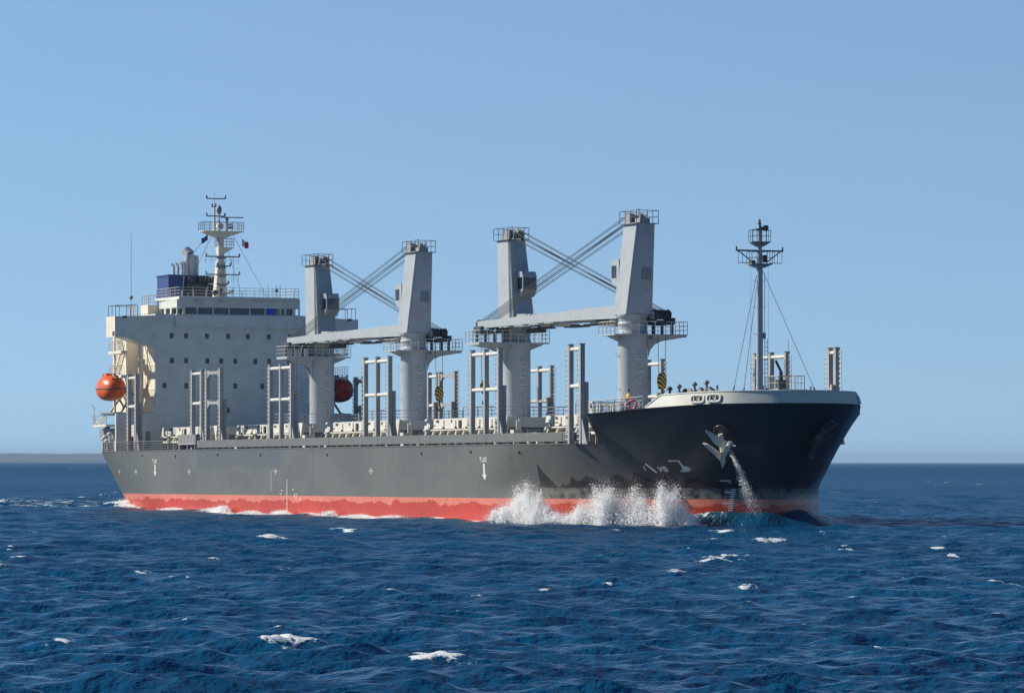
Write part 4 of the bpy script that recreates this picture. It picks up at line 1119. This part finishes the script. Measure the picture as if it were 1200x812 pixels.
for k in range(4):
    a_ = math.pi/2*k+.4; m.tube([(.0, .36*math.cos(a_+d_), .36*math.sin(a_+d_)) for d_ in (-.15, 0, .15)], .085, 8)
m.build('band', M['mark'], rg)
tag(rg, 'red and white life ring hung on the forecastle rail beside the person in yellow', 'life ring')

# ------------------------------------------------------------------ sea
ch, sh = math.cos(HEAD), math.sin(HEAD)
def to_ship(x, y):
    dx = x-ORG.x; dy = y-ORG.y
    return dx*ch-dy*sh, dx*sh+dy*ch
def to_world(s, t): return ORG.x+s*ch+t*sh, ORG.y-s*sh+t*ch
WS = np.r_[WLC[:, 0], 110.75]; WW = np.r_[WLC[:, 1], 0.]
def wl_half(s): return np.interp(s, WS, WW, left=0, right=0)

kth = .0008
fine = np.arange(-.245, .2451, kth)
coarse = np.concatenate([np.linspace(.27, 2*math.pi-.27, 56)])
ang = np.concatenate([fine, coarse])
rr = [60.]
while rr[-1] < 900: rr.append(rr[-1]*1.0018)
while rr[-1] < 45000: rr.append(rr[-1]*(1.0018+min(.03, (rr[-1]-900)/60000)))
rr = np.array(rr, dtype=np.float64)
A_, R_ = np.meshgrid(ang, rr)
X0 = (R_*np.sin(A_)); Y0 = (R_*np.cos(A_))
dR = np.gradient(rr)[:, None]; dT = (rr*kth)[:, None]
Z0 = np.zeros_like(X0); DX = np.zeros_like(X0); DY = np.zeros_like(X0); JJ = np.zeros_like(X0)
lam = np.geomspace(.5, 26, 130)
main_dir = R(-72)
for i, L in enumerate(lam):
    th_ = main_dir+rng.normal(0, .75 if L < 6 else .5)
    k = 2*math.pi/L; ka = (.040 if L < 2.0 else .036)*(1 if L < 3.5 else (3.5/L)**1.25)*rng.uniform(.5, 1.5)
    a = ka/k
    att = np.clip((L/np.maximum(dR, dT*.8)-2.5)/2.5, 0, 1)
    rows = np.nonzero(att[:, 0] > 0)[0]
    if len(rows) == 0: continue
    e = rows[-1]+1
    ph = k*(X0[:e]*math.cos(th_)+Y0[:e]*math.sin(th_))+rng.uniform(0, 6.28)
    c = np.cos(ph)*att[:e]; s_ = np.sin(ph)*att[:e]
    Z0[:e] += a*c; DX[:e] -= .8*a*math.cos(th_)*s_; DY[:e] -= .8*a*math.sin(th_)*s_
    JJ[:e] += ka*c
SS, TT = to_ship(X0, Y0)
# slow patchiness from a few long cosines
def patch(scale, seed):
    g = np.random.default_rng(seed); o = np.zeros_like(X0)
    for _ in range(9):
        t_ = g.uniform(0, 6.28); k = 2*math.pi/(scale*g.uniform(.6, 1.7)); o += np.cos(k*(X0*math.cos(t_)+Y0*math.sin(t_))+g.uniform(0, 6.28))
    return o/3
u = 111.6-SS
hullw = wl_half(SS)
dist = np.abs(TT)-hullw                                   # distance off the ship's side
inside = (SS > -41) & (SS < 110.7)
p1 = patch(14, 3); p2 = patch(5, 4); p3 = patch(2.2, 5); p4 = patch(.9, 6)
# diverging bow wave, both sides
crest = np.abs(TT)-(1.6+.60*np.maximum(u, 0))
A = np.where(u > -3, (1.12*np.exp(-np.maximum(u, 0)/13)+.18*np.exp(-np.maximum(u, 0)/60))*np.clip((u+3)/3, 0, 1), 0)
sig = np.where(crest > 0, 1.9, 3.4)
bowz = A*np.exp(-(crest/sig)**2)*(1+.16*p1)
bowz -= .35*A*np.exp(-((crest-5)/3.)**2)
Z0 *= np.where((dist < 10) & inside, .65+.035*np.maximum(dist, 0), 1)
Z0 += bowz
side = np.exp(-(np.maximum(dist, 0)/4.5)**2)*inside
Z0 += side*(.16*np.sin(SS/5.1+.7)+.10*p2)+side*np.clip((20-SS)/60, 0, 1)*.35
# foam field
aer = np.clip(np.clip(bowz, 0, 1)*.16+.5*side*(SS > 60)+.35*(SS < -37)*np.exp(-(TT/14)**2), 0, 1)
J = JJ
foam = np.clip((J-.72)/.35, 0, 1)*.55*(p1 > -.6)
fside = np.exp(-(np.maximum(dist-.3, 0)/(1.9+.9*np.clip(p1, -1, 1)))**2)*inside*(SS < 109)
fs_mod = np.clip(.92+.35*np.sin(SS/6.3+1)+.4*p1+.15*p2, 0, 1.25)
foam = np.maximum(foam, fside*fs_mod*np.where(SS > 86, 1.5, 1.3)*np.where(SS > 100.5, .5, 1))
fcrest = np.exp(-((crest+.6)/.4)**2)*(u > -1)*(u < 26)*np.clip(.35+.4*p2, 0, .9)*np.exp(-np.maximum(u-4, 0)/7)
foam = np.maximum(foam, fcrest)
foam = np.maximum(foam, .62*np.exp(-(crest/1.3)**2)*(u >= 26)*(u < 110)*np.clip(p1+p2*.6-.25, 0, 1))
# turbulent wake astern
wk = (SS < -37)*np.exp(-(TT/(9+.06*np.maximum(-SS-37, 0)))**4)*np.exp((SS+37)/420)
foam = np.maximum(foam, wk*np.clip(.62+.40*p2+.35*p1+.2*p3, 0, 1.15))
edge = (SS < -25)*np.exp(-((np.abs(TT)-(11+.22*(-SS-25)))/1.2)**2)*np.exp((SS+25)/420)
foam = np.maximum(foam, edge*np.clip(1.05+.4*p2, 0, 1.5)); Z0 += edge*.25*np.clip(.6+.5*p2, 0, 1.1)+wk*.12*p2
nf = len(fine)
def cap_at(i, j, ln, dp, h, st, snap=True):
    """whitecap: an irregular foam patch on the nearest crest"""
    r = rr[i]
    if snap:
        di = max(2, int(1.6*dp/ (r*.0018)))+3; dj = max(1, int(.8*ln/(r*kth)))
        i0, i1, j0, j1 = max(i-di, 0), min(i+di, len(rr)-1), max(j-dj, 0), min(j+dj, nf-1)
        if i1 <= i0 or j1 <= j0: return
        w = Z0[i0:i1, j0:j1]; q = np.unravel_index(np.argmax(w), w.shape); i = i0+q[0]; j = j0+q[1]; r = rr[i]
    cx, cy = X0[i, j], Y0[i, j]
    i0, i1 = np.searchsorted(rr, r-4*dp), np.searchsorted(rr, r+4.5*dp)+1
    dj = int(3.5*ln/(r*kth))+2; j0, j1 = max(j-dj, 0), min(j+dj, nf)
    if i1-i0 < 2 or j1-j0 < 2: return
    x = X0[i0:i1, j0:j1]-cx; y = Y0[i0:i1, j0:j1]-cy
    t_ = rng.uniform(-.35, .35); u_ = x*math.cos(t_)+y*math.sin(t_); v_ = -x*math.sin(t_)+y*math.cos(t_)
    v_ = v_+.25*dp*np.sin(u_/ln*4+rng.uniform(0, 6))
    g = np.exp(-(np.abs(u_/ln)**2.6+np.abs(v_/dp)**2))
    wob = 1+.42*p3[i0:i1, j0:j1]+.25*p2[i0:i1, j0:j1]+.45*p4[i0:i1, j0:j1]-.1
    g = np.clip(g*wob, 0, 1.3)
    foam[i0:i1, j0:j1] = np.maximum(foam[i0:i1, j0:j1], st*g)
    if h: Z0[i0:i1, j0:j1] += h*g
    tl_ = np.exp(-(np.abs((u_-.3*ln)/(1.7*ln))**2+np.abs((v_-1.3*dp)/(1.6*dp))**2))*(.75+.25*p2[i0:i1, j0:j1])
    foam[i0:i1, j0:j1] = np.maximum(foam[i0:i1, j0:j1], .72*st*tl_)
def ij(x, y):
    r = math.hypot(x, y); a = math.atan2(x, y); return int(np.searchsorted(rr, r)), int(round((a-fine[0])/kth))
for (x, y, ln, dp, h) in ((-6.4, 126.5, .72, 1.5, .20), (-1.4, 114.5, .75, 1.3, .12), (9.2, 181, .55, 1.6, .08), (7.5, 208, .6, 2.2, .1), (-2.9, 195, .4, 1.2, .05), (19.5, 266, .5, 2.5, .12),
                          (-24.5, 214, .5, 2., .08), (21, 190, .45, 1.4, .05), (10.2, 233, 1.1, 3, .05), (18.6, 300, 1.6, 6, .05), (-13, 330, 1.3, 3, .05), (-16, 305, 1.5, 4, .03), (-20, 150, .4, .7, .03), (-30, 262, .5, 2, .06),
                          (16.5, 148, .4, .8, .04), (8.5, 159, .3, .9, .04), (-9, 236, .4, 1.4, .04), (24, 244, .6, 2., .05), (15, 330, 2.0, 3, .1)):
    i, j = ij(x, y)
    if 0 < j < nf: cap_at(i, j, ln*1.2, dp*1.1, h+.03, 1.5 if y < 130 else 1.12, snap=True)
for _ in range(170):
    r = math.exp(rng.uniform(math.log(115), math.log(620))); a = rng.uniform(-.235, .235)
    x, y = r*math.sin(a), r*math.cos(a); s_, t_ = to_ship(x, y)
    if -60 < s_ < 118 and abs(t_) < 17: continue
    i, j = ij(x, y); z_ = rng.uniform(0, 1)**2.2
    cap_at(i, min(j, nf-2), .12+.45*z_, .25+1.1*z_, .02+.04*z_, rng.uniform(.8, 1.2))
for _ in range(800):
    r = math.exp(rng.uniform(math.log(500), math.log(5000))); a = rng.uniform(-.235, .235)
    x, y = r*math.sin(a), r*math.cos(a)
    i, j = ij(x, y); k_ = rng.uniform(.6, 1.6)
    cap_at(i, min(max(j, 2), nf-3), max(.9*k_, r*.0012), max(1.6*k_, r*.004), .15, rng.uniform(.6, 1.), snap=r < 1500)
att2 = np.clip((6000-rr)/4000, 0, 1)[:, None]
XX = X0+DX*att2; YY = Y0+DY*att2
na = len(ang); nr = len(rr)
order = np.arange(na)
verts = np.stack([XX, YY, Z0], -1).reshape(-1, 3)
# centre cap
verts = np.vstack([verts, [[0, 0, -.2]]])
cidx = len(verts)-1
I, Jx = np.meshgrid(np.arange(nr-1), np.arange(na), indexing='ij')
J2 = (Jx+1) % na
quads = np.stack([I*na+Jx, I*na+J2, (I+1)*na+J2, (I+1)*na+Jx], -1).reshape(-1, 4)[:, ::-1]
# cut the hull interior out is not needed: the hull is closed
tri = np.array([[cidx, (j+1) % na, j] for j in range(na)])
def fast_mesh(name, v, quads=None, tris=None, smooth=True):
    me = bpy.data.meshes.new(name); me.vertices.add(len(v)); me.vertices.foreach_set('co', np.ascontiguousarray(v, dtype=np.float32).ravel())
    parts = []; tot = []
    if quads is not None: parts.append(quads.ravel()); tot += [4]*len(quads)
    if tris is not None: parts.append(tris.ravel()); tot += [3]*len(tris)
    li = np.concatenate(parts).astype(np.int32); tot = np.array(tot, dtype=np.int32)
    me.loops.add(len(li)); me.loops.foreach_set('vertex_index', li)
    me.polygons.add(len(tot)); st = np.r_[0, np.cumsum(tot)[:-1]].astype(np.int32)
    me.polygons.foreach_set('loop_start', st)
    me.polygons.foreach_set('use_smooth', np.full(len(tot), smooth))
    me.update(calc_edges=True)
    return me
me = fast_mesh('sea', verts, quads, tri)
at = me.attributes.new('foam', 'FLOAT', 'POINT')
at.data.foreach_set('value', np.r_[foam.ravel(), 0].astype(np.float32))
at = me.attributes.new('aeration', 'FLOAT', 'POINT')
at.data.foreach_set('value', np.r_[aer.ravel(), 0].astype(np.float32))

def sea_mat():
    m, nt, b, out = new_mat('sea_water')
    tc = nt.nodes.new('ShaderNodeTexCoord')
    def noise(sc, vs=(1, 1, 1), detail=4., rough=.6):
        mp = nt.nodes.new('ShaderNodeMapping'); nt.links.new(tc.outputs['Object'], mp.inputs[0]); mp.inputs['Scale'].default_value = vs; mp.inputs['Rotation'].default_value = (0, 0, R(12))
        n = N(nt, 'ShaderNodeTexNoise', Scale=sc, Detail=detail, Roughness=rough); nt.links.new(mp.outputs[0], n.inputs['Vector'])
        return n.outputs[0]
    big = noise(.035, (1, .6, 1), 3.)
    c = mixc(nt, sstep(nt, big, .35, .65), (.0005, .050, .122), (.0009, .070, .165))
    nt.links.new(c, b.inputs['Base Color'])
    b.inputs['Roughness'].default_value = .11; b.inputs['IOR'].default_value = 1.33
    n1 = noise(1.1, (1, .8, 1), 2., .5); n2 = noise(3.2, (1, .8, 1), 2., .5); n3 = noise(9., (1, .9, 1), 2., .5)
    h = math_n(nt, 'ADD', math_n(nt, 'ADD', math_n(nt, 'MULTIPLY', n1, .36), math_n(nt, 'MULTIPLY', n2, .15)), math_n(nt, 'MULTIPLY', n3, .042))
    geo = nt.nodes.new('ShaderNodeNewGeometry'); ln_ = nt.nodes.new('ShaderNodeVectorMath'); ln_.operation = 'LENGTH'; nt.links.new(geo.outputs['Position'], ln_.inputs[0])
    far = nt.nodes.new('ShaderNodeMapRange'); nt.links.new(ln_.outputs['Value'], far.inputs[0])
    for i_, v_ in ((1, 150.), (2, 2500.), (3, 0.), (4, 1.)): far.inputs[i_].default_value = v_
    fs_ = math_n(nt, 'POWER', far.outputs[0], .5)
    nt.links.new(math_n(nt, 'SUBTRACT', .27, math_n(nt, 'MULTIPLY', fs_, .21)), b.inputs['Specular IOR Level'])
    nt.links.new(math_n(nt, 'ADD', .16, math_n(nt, 'MULTIPLY', fs_, .24)), b.inputs['Roughness'])
    ae = nt.nodes.new('ShaderNodeAttribute'); ae.attribute_name = 'aeration'
    c = mixc(nt, ae.outputs['Fac'], c, (.003, .058, .090)); nt.links.new(c, b.inputs['Base Color'])
    bp = N(nt, 'ShaderNodeBump', Strength=1., Distance=1.); nt.links.new(h, bp.inputs['Height']); nt.links.new(bp.outputs[0], b.inputs['Normal'])
    # foam layer
    fa = nt.nodes.new('ShaderNodeAttribute'); fa.attribute_name = 'foam'
    f1 = noise(1.6, (1, .7, 1), 7., .72); f2 = noise(6., (1, .8, 1), 6., .72)
    fn_ = math_n(nt, 'ADD', math_n(nt, 'MULTIPLY', f1, .6), math_n(nt, 'MULTIPLY', f2, .4))
    v = math_n(nt, 'SUBTRACT', math_n(nt, 'ADD', math_n(nt, 'MULTIPLY', fa.outputs['Fac'], .95), math_n(nt, 'MULTIPLY', fn_, 4.4)), 3.0)
    f = sstep(nt, v, .0, .30)
    f = math_n(nt, 'MULTIPLY', f, sstep(nt, fa.outputs['Fac'], .06, .3))
    fb = nt.nodes.new('ShaderNodeBsdfPrincipled'); fb.inputs['Roughness'].default_value = .75
    fb.inputs['Base Color'].default_value = (.78, .83, .84, 1)
    nt.links.new(mixc(nt, sstep(nt, v, .0, .5), (.45, .60, .66), (.90, .92, .92)), fb.inputs['Base Color'])
    bp2 = N(nt, 'ShaderNodeBump', Strength=.9, Distance=.18); nt.links.new(fn_, bp2.inputs['Height']); nt.links.new(bp2.outputs[0], fb.inputs['Normal'])
    mx = nt.nodes.new('ShaderNodeMixShader'); nt.links.new(f, mx.inputs[0]); nt.links.new(b.outputs[0], mx.inputs[1]); nt.links.new(fb.outputs[0], mx.inputs[2])
    nt.links.new(mx.outputs[0], out.inputs[0])
    return m
me.materials.append(sea_mat())
sea = bpy.data.objects.new('sea', me); col.objects.link(sea); sea['kind'] = 'structure'
del X0, Y0, DX, DY, JJ, J

# ------------------------------------------------------------------ spray
t_ = (1+5**.5)/2
ICO = np.array([(-1, t_, 0), (1, t_, 0), (-1, -t_, 0), (1, -t_, 0), (0, -1, t_), (0, 1, t_), (0, -1, -t_), (0, 1, -t_), (t_, 0, -1), (t_, 0, 1), (-t_, 0, -1), (-t_, 0, 1)])/math.hypot(1, t_)
ICF = np.array([(0, 11, 5), (0, 5, 1), (0, 1, 7), (0, 7, 10), (0, 10, 11), (1, 5, 9), (5, 11, 4), (11, 10, 2), (10, 7, 6), (7, 1, 8), (3, 9, 4), (3, 4, 2), (3, 2, 6), (3, 6, 8), (3, 8, 9), (4, 9, 5), (2, 4, 11), (6, 2, 10), (8, 6, 7), (9, 8, 1)])
TET = np.array([(1, 1, 1), (-1, -1, 1), (-1, 1, -1), (1, -1, -1)])/3**.5
TEF = np.array([(0, 1, 2), (0, 3, 1), (0, 2, 3), (1, 3, 2)])
def scatter(P, rad, base, faces, jit=.35, stretch=None):
    n = len(P); k = len(base)
    a = rng.uniform(0, 6.28, (n, 3)); ca, sa = np.cos(a), np.sin(a)
    Rz = np.zeros((n, 3, 3)); Rz[:, 0, 0] = ca[:, 0]; Rz[:, 0, 1] = -sa[:, 0]; Rz[:, 1, 0] = sa[:, 0]; Rz[:, 1, 1] = ca[:, 0]; Rz[:, 2, 2] = 1
    Rx = np.zeros((n, 3, 3)); Rx[:, 1, 1] = ca[:, 1]; Rx[:, 1, 2] = -sa[:, 1]; Rx[:, 2, 1] = sa[:, 1]; Rx[:, 2, 2] = ca[:, 1]; Rx[:, 0, 0] = 1
    v = np.einsum('nij,njk,mk->nmi', Rz, Rx, base)*(1+rng.uniform(-jit, jit, (n, k, 1)))*rad[:, None, None]
    if stretch is not None: v[:, :, 2] *= stretch
    v += P[:, None, :]
    f = faces[None]+np.arange(n)[:, None, None]*k
    return v.reshape(-1, 3), f.reshape(-1, 3)
def ship_pts(S, T, Zl):
    mtx = np.array(SHIP_M); p = np.stack([S, T, Zl, np.ones_like(S)], -1) @ mtx.T
    return p[:, :3]
def spray_obj(name, clumps, drops, label=None):
    vs = []; fs = []; o = 0
    for (P, r, b_, f_, j_) in clumps+drops:
        v, f = scatter(P, r, b_, f_, j_); vs.append(v); fs.append(f+o); o += len(v)
    me = fast_mesh(name, np.vstack(vs), None, np.vstack(fs), smooth=False)
    me.materials.append(M['spray']); ob = bpy.data.objects.new(name, me); col.objects.link(ob)
    ob['kind'] = 'stuff'
    if label: ob['label'] = label
    return ob
PR = np.array([(86.2, .75), (87.5, 1.3), (89.2, 2.0), (90.6, 2.9), (91.5, 3.5), (92.5, 4.05), (93.6, 3.1), (94.8, 2.3), (96.2, 1.7), (97.6, 1.45), (98.7, 2.1), (99.9, 3.0), (101, 3.45), (102, 3.75), (102.9, 3.2), (103.8, 3.55), (104.7, 3.3), (105.6, 2.6), (106.6, 3.3), (107.5, 3.7), (108.1, 3.0), (108.6, 2.3), (109.4, 1.1)])
def env(S):
    h = np.interp(S, PR[:, 0], PR[:, 1])
    return h+.25*np.sin(S*5.1)+.18*np.sin(S*11.3+1)+.12*np.sin(S*23.)
def off_side(S): return -(np.interp(S+4, [88.5, 94.5, 100, 103.5, 106.5, 110.5, 113.5], [14.16, 13.8, 12.6, 11, 9.5, 7.5, 5.6])+.9)
ZW = .55
NJ = 46; JS = np.sort(rng.uniform(86.6, 109.2, NJ)); JH = rng.uniform(.72, 1.15, NJ); JL = rng.normal(-.1, .6, NJ); JT = rng.normal(0, .45, NJ)
def plume(n, r0, r1, over, spread, power):
    S = rng.uniform(86.4, 109.3, n); S = np.where(rng.uniform(0, 1, n) < .25, 92.4+rng.normal(0, 1.6, n), S); S = np.clip(S, 86.3, 109.4)
    k = rng.integers(0, NJ, n); free = rng.uniform(0, 1, n) < .5
    S = np.where(free, S, JS[k]+rng.normal(0, .16, n)*(.5+rng.uniform(0, 1, n)))
    S = np.clip(S, 86.3, 109.4)
    h = np.maximum(env(S)-ZW, .15)*over*np.where(free, .86, JH[k])
    u_ = rng.uniform(0, 1, n)**power
    Zl = ZW+h*u_-.1
    lean = np.where(free, 0, JL[k])*u_**1.6
    T = off_side(S)+np.where(free, 0, JT[k])+rng.normal(0, 1, n)*spread*(1.15-.75*u_)-.35*u_
    Sx = S+lean-.4*u_+rng.normal(0, .06, n)
    r = rng.uniform(r0, r1, n)*(1.15-.6*u_)
    return Sx, T, Zl, r
S, T, Zl, r = plume(52000, .022, .080, 1.0, .42, .95); c1 = (ship_pts(S, T, Zl), r, ICO, ICF, .4)
S, T, Zl, r = plume(70000, .012, .034, 1.18, .8, .75); d1 = (ship_pts(S+rng.normal(0, .35, len(S)), T, Zl+rng.normal(0, .12, len(S))), r, TET, TEF, .3)
k_ = rng.exponential(1., 22000)
S, T, Zl, r = plume(22000, .010, .026, 1.2, .9, .6); d2 = (ship_pts(S-k_*.5, T, Zl+rng.normal(0, .3, len(S))), r, TET, TEF, .3)
sp = spray_obj('bow_spray', [c1], [d1, d2], 'white plumes of spray thrown up along the starboard bow')
# small splashes along the side and at the stern
C = []; D_ = []
for (s0, hgt, ln) in ((30, .5, 2.2), (21, .35, 3.), (12, .75, 1.6), (8.5, .45, 2.), (-4, .3, 3), (-27, .8, 2.2), (-32, .6, 2.2), (38, .3, 3.), (44, .6, 1.2), (52, .35, 4.), (61, .35, 4), (70, .3, 4)):
    n = int(900*ln*hgt)+300; S = s0+rng.normal(0, ln*.6, n); hh = hgt*np.exp(-((S-s0)/ln)**2)
    u_ = rng.uniform(0, 1, n); T = -(np.interp(S, WS, WW)+.35+np.abs(rng.normal(0, .5, n)))
    zl = .95-S*math.sin(TRIM)-.05+hh*u_+np.clip((20-S)/60, 0, 1)*.3
    C.append((ship_pts(S, T, zl), rng.uniform(.03, .12, n)*(1.1-.6*u_), ICO, ICF, .4))
    S2 = S[:n//2]; D_.append((ship_pts(S2+rng.normal(0, .3, len(S2)), T[:n//2], zl[:n//2]+rng.uniform(0, .5, len(S2))*hgt), rng.uniform(.012, .03, len(S2)), TET, TEF, .3))
spray_obj('side_spray', C, D_, 'low white splashes breaking along the red waterline')
# water pouring from the starboard hawse pipe
n = 3300; u_ = rng.uniform(0, 1, n)**.9
S = 110.9+1.9*u_**.8+rng.normal(0, 1, n)*(.03+.22*u_); T = -4.45+1.25*u_**.75+rng.normal(0, 1, n)*(.05+.34*u_); Zl = 6.5-5.0*u_+rng.normal(0, .1, n)
keep = rng.uniform(0, 1, n) < (1.05-.7*u_)
S, T, Zl, u2 = S[keep], T[keep], Zl[keep], u_[keep]
spray_obj('hawse_water', [(ship_pts(S, T, Zl), rng.uniform(.012, .042, len(S))*(1.25-.6*u2), TET, TEF, .4)], [], 'stream of water falling from the anchor pipe')

# ------------------------------------------------------------------ distant headland
def headland():
    nx, ny = 300, 30
    x = np.linspace(-6000, 400, nx); y = np.linspace(0, 1, ny)
    X, Yg = np.meshgrid(x, y)
    g = np.random.default_rng(5)
    H = np.zeros_like(X)
    for sc, am in ((1500, 4.5), (520, 2.4), (230, 1.3), (95, .8)):
        for _ in range(3):
            p, q = g.uniform(0, 6.28, 2); H += am/3*np.sin(X/sc*6.28*.6+p)*np.cos(Yg*900/sc*2+q)
    prof = np.clip(np.sin(np.pi*np.clip(Yg, 0, 1)), 0, 1)**.6
    Z = (44+H*1.5)*prof*np.clip((400-X)/1100, 0, 1)**.5
    v = np.stack([X, 20000+Yg*2500, Z-.6], -1).reshape(-1, 3)
    i, j = np.meshgrid(np.arange(ny-1), np.arange(nx-1), indexing='ij')
    q = np.stack([i*nx+j, i*nx+j+1, (i+1)*nx+j+1, (i+1)*nx+j], -1).reshape(-1, 4)
    me = fast_mesh('headland', v, q)
    m, nt, b, out = new_mat('scrub_ground'); tc = nt.nodes.new('ShaderNodeTexCoord')
    n = N(nt, 'ShaderNodeTexNoise', Scale=.006, Detail=6., Roughness=.65); nt.links.new(tc.outputs['Object'], n.inputs['Vector'])
    nt.links.new(mixc(nt, sstep(nt, n.outputs[0], .4, .62), (.035, .055, .065), (.09, .10, .09)), b.inputs['Base Color']); b.inputs['Roughness'].default_value = .9
    me.materials.append(m); o = bpy.data.objects.new('headland', me); col.objects.link(o); o['kind'] = 'structure'
headland()

# ------------------------------------------------------------------ air
HAZE = 3.4e-5
def haze():
    m = bpy.data.materials.new('haze_air'); m.use_nodes = True; nt = m.node_tree; nt.nodes.clear()
    out = nt.nodes.new('ShaderNodeOutputMaterial'); v = nt.nodes.new('ShaderNodeVolumePrincipled')
    v.inputs['Color'].default_value = (.50, .72, 1., 1); v.inputs['Density'].default_value = HAZE; v.inputs['Anisotropy'].default_value = .0
    nt.links.new(v.outputs[0], out.inputs['Volume'])
    b = MB(); b.box((-46500, -46500, -8), (46500, 46500, 70)); o = b.build('haze', m); o['kind'] = 'stuff'; o['label'] = 'thin blue sea haze'
haze()

# ------------------------------------------------------------------ light
w = bpy.data.worlds.new('World'); scene.world = w; w.use_nodes = True; nt = w.node_tree; nt.nodes.clear()
out = nt.nodes.new('ShaderNodeOutputWorld'); bg = nt.nodes.new('ShaderNodeBackground'); sk = nt.nodes.new('ShaderNodeTexSky')
sk.sky_type = 'NISHITA'; sk.sun_disc = False
ELEV = R(31)
vd = (SHIP_ROT.to_matrix() @ Vector((-math.sin(R(38)), -math.cos(R(38)), 0))); vd.z = 0; vd.normalize()
AZ = math.atan2(vd.x, vd.y)                     # clockwise from +Y
sk.sun_elevation = ELEV; sk.sun_rotation = AZ
sk.altitude = 0; sk.air_density = 1.0; sk.dust_density = 0.; sk.ozone_density = 4.2
bg.inputs[1].default_value = .116
tc = nt.nodes.new('ShaderNodeTexCoord'); sx = nt.nodes.new('ShaderNodeSeparateXYZ'); cx = nt.nodes.new('ShaderNodeCombineXYZ')
nt.links.new(tc.outputs['Generated'], sx.inputs[0]); nt.links.new(sx.outputs[0], cx.inputs[0]); nt.links.new(sx.outputs[1], cx.inputs[1])
nt.links.new(math_n(nt, 'ADD', math_n(nt, 'ADD', math_n(nt, 'MULTIPLY', math_n(nt, 'MAXIMUM', sx.outputs[2], 0.), .9), .11), math_n(nt, 'MULTIPLY', math_n(nt, 'MAXIMUM', math_n(nt, 'SUBTRACT', sx.outputs[2], .12), 0.), 6.)), cx.inputs[2]); nt.links.new(cx.outputs[0], sk.inputs[0])
nt.links.new(sk.outputs[0], bg.inputs[0]); nt.links.new(bg.outputs[0], out.inputs[0])
sun = bpy.data.lights.new('sun', 'SUN'); sun.energy = 5.0; sun.angle = R(.5); sun.color = (1, .93, .80)
so = bpy.data.objects.new('sun', sun); col.objects.link(so)
tos = Vector((vd.x*math.cos(ELEV), vd.y*math.cos(ELEV), math.sin(ELEV)))
so.rotation_euler = tos.to_track_quat('Z', 'Y').to_euler()

# ------------------------------------------------------------------ camera
cam = bpy.data.cameras.new('camera'); co = bpy.data.objects.new('camera', cam); col.objects.link(co)
cam.sensor_fit = 'HORIZONTAL'; cam.sensor_width = 36; cam.lens = F_PX/1200*36
cam.shift_y = 134.94/1200
cam.clip_start = 1; cam.clip_end = 100000
co.matrix_world = Matrix.Translation((0, 0, EYE)) @ (Matrix.Rotation(R(90), 4, 'X') @ Matrix.Rotation(R(.07), 4, 'Z'))
scene.camera = co

scene.render.engine = 'CYCLES'
scene.cycles.max_bounces = 14; scene.cycles.diffuse_bounces = 12; scene.cycles.transmission_bounces = 12
scene.cycles.volume_bounces = 0
scene.view_settings.view_transform = 'Standard'; scene.view_settings.look = 'None'
scene.view_settings.exposure = .14; scene.view_settings.gamma = 1
scene.view_settings.use_curve_mapping = False
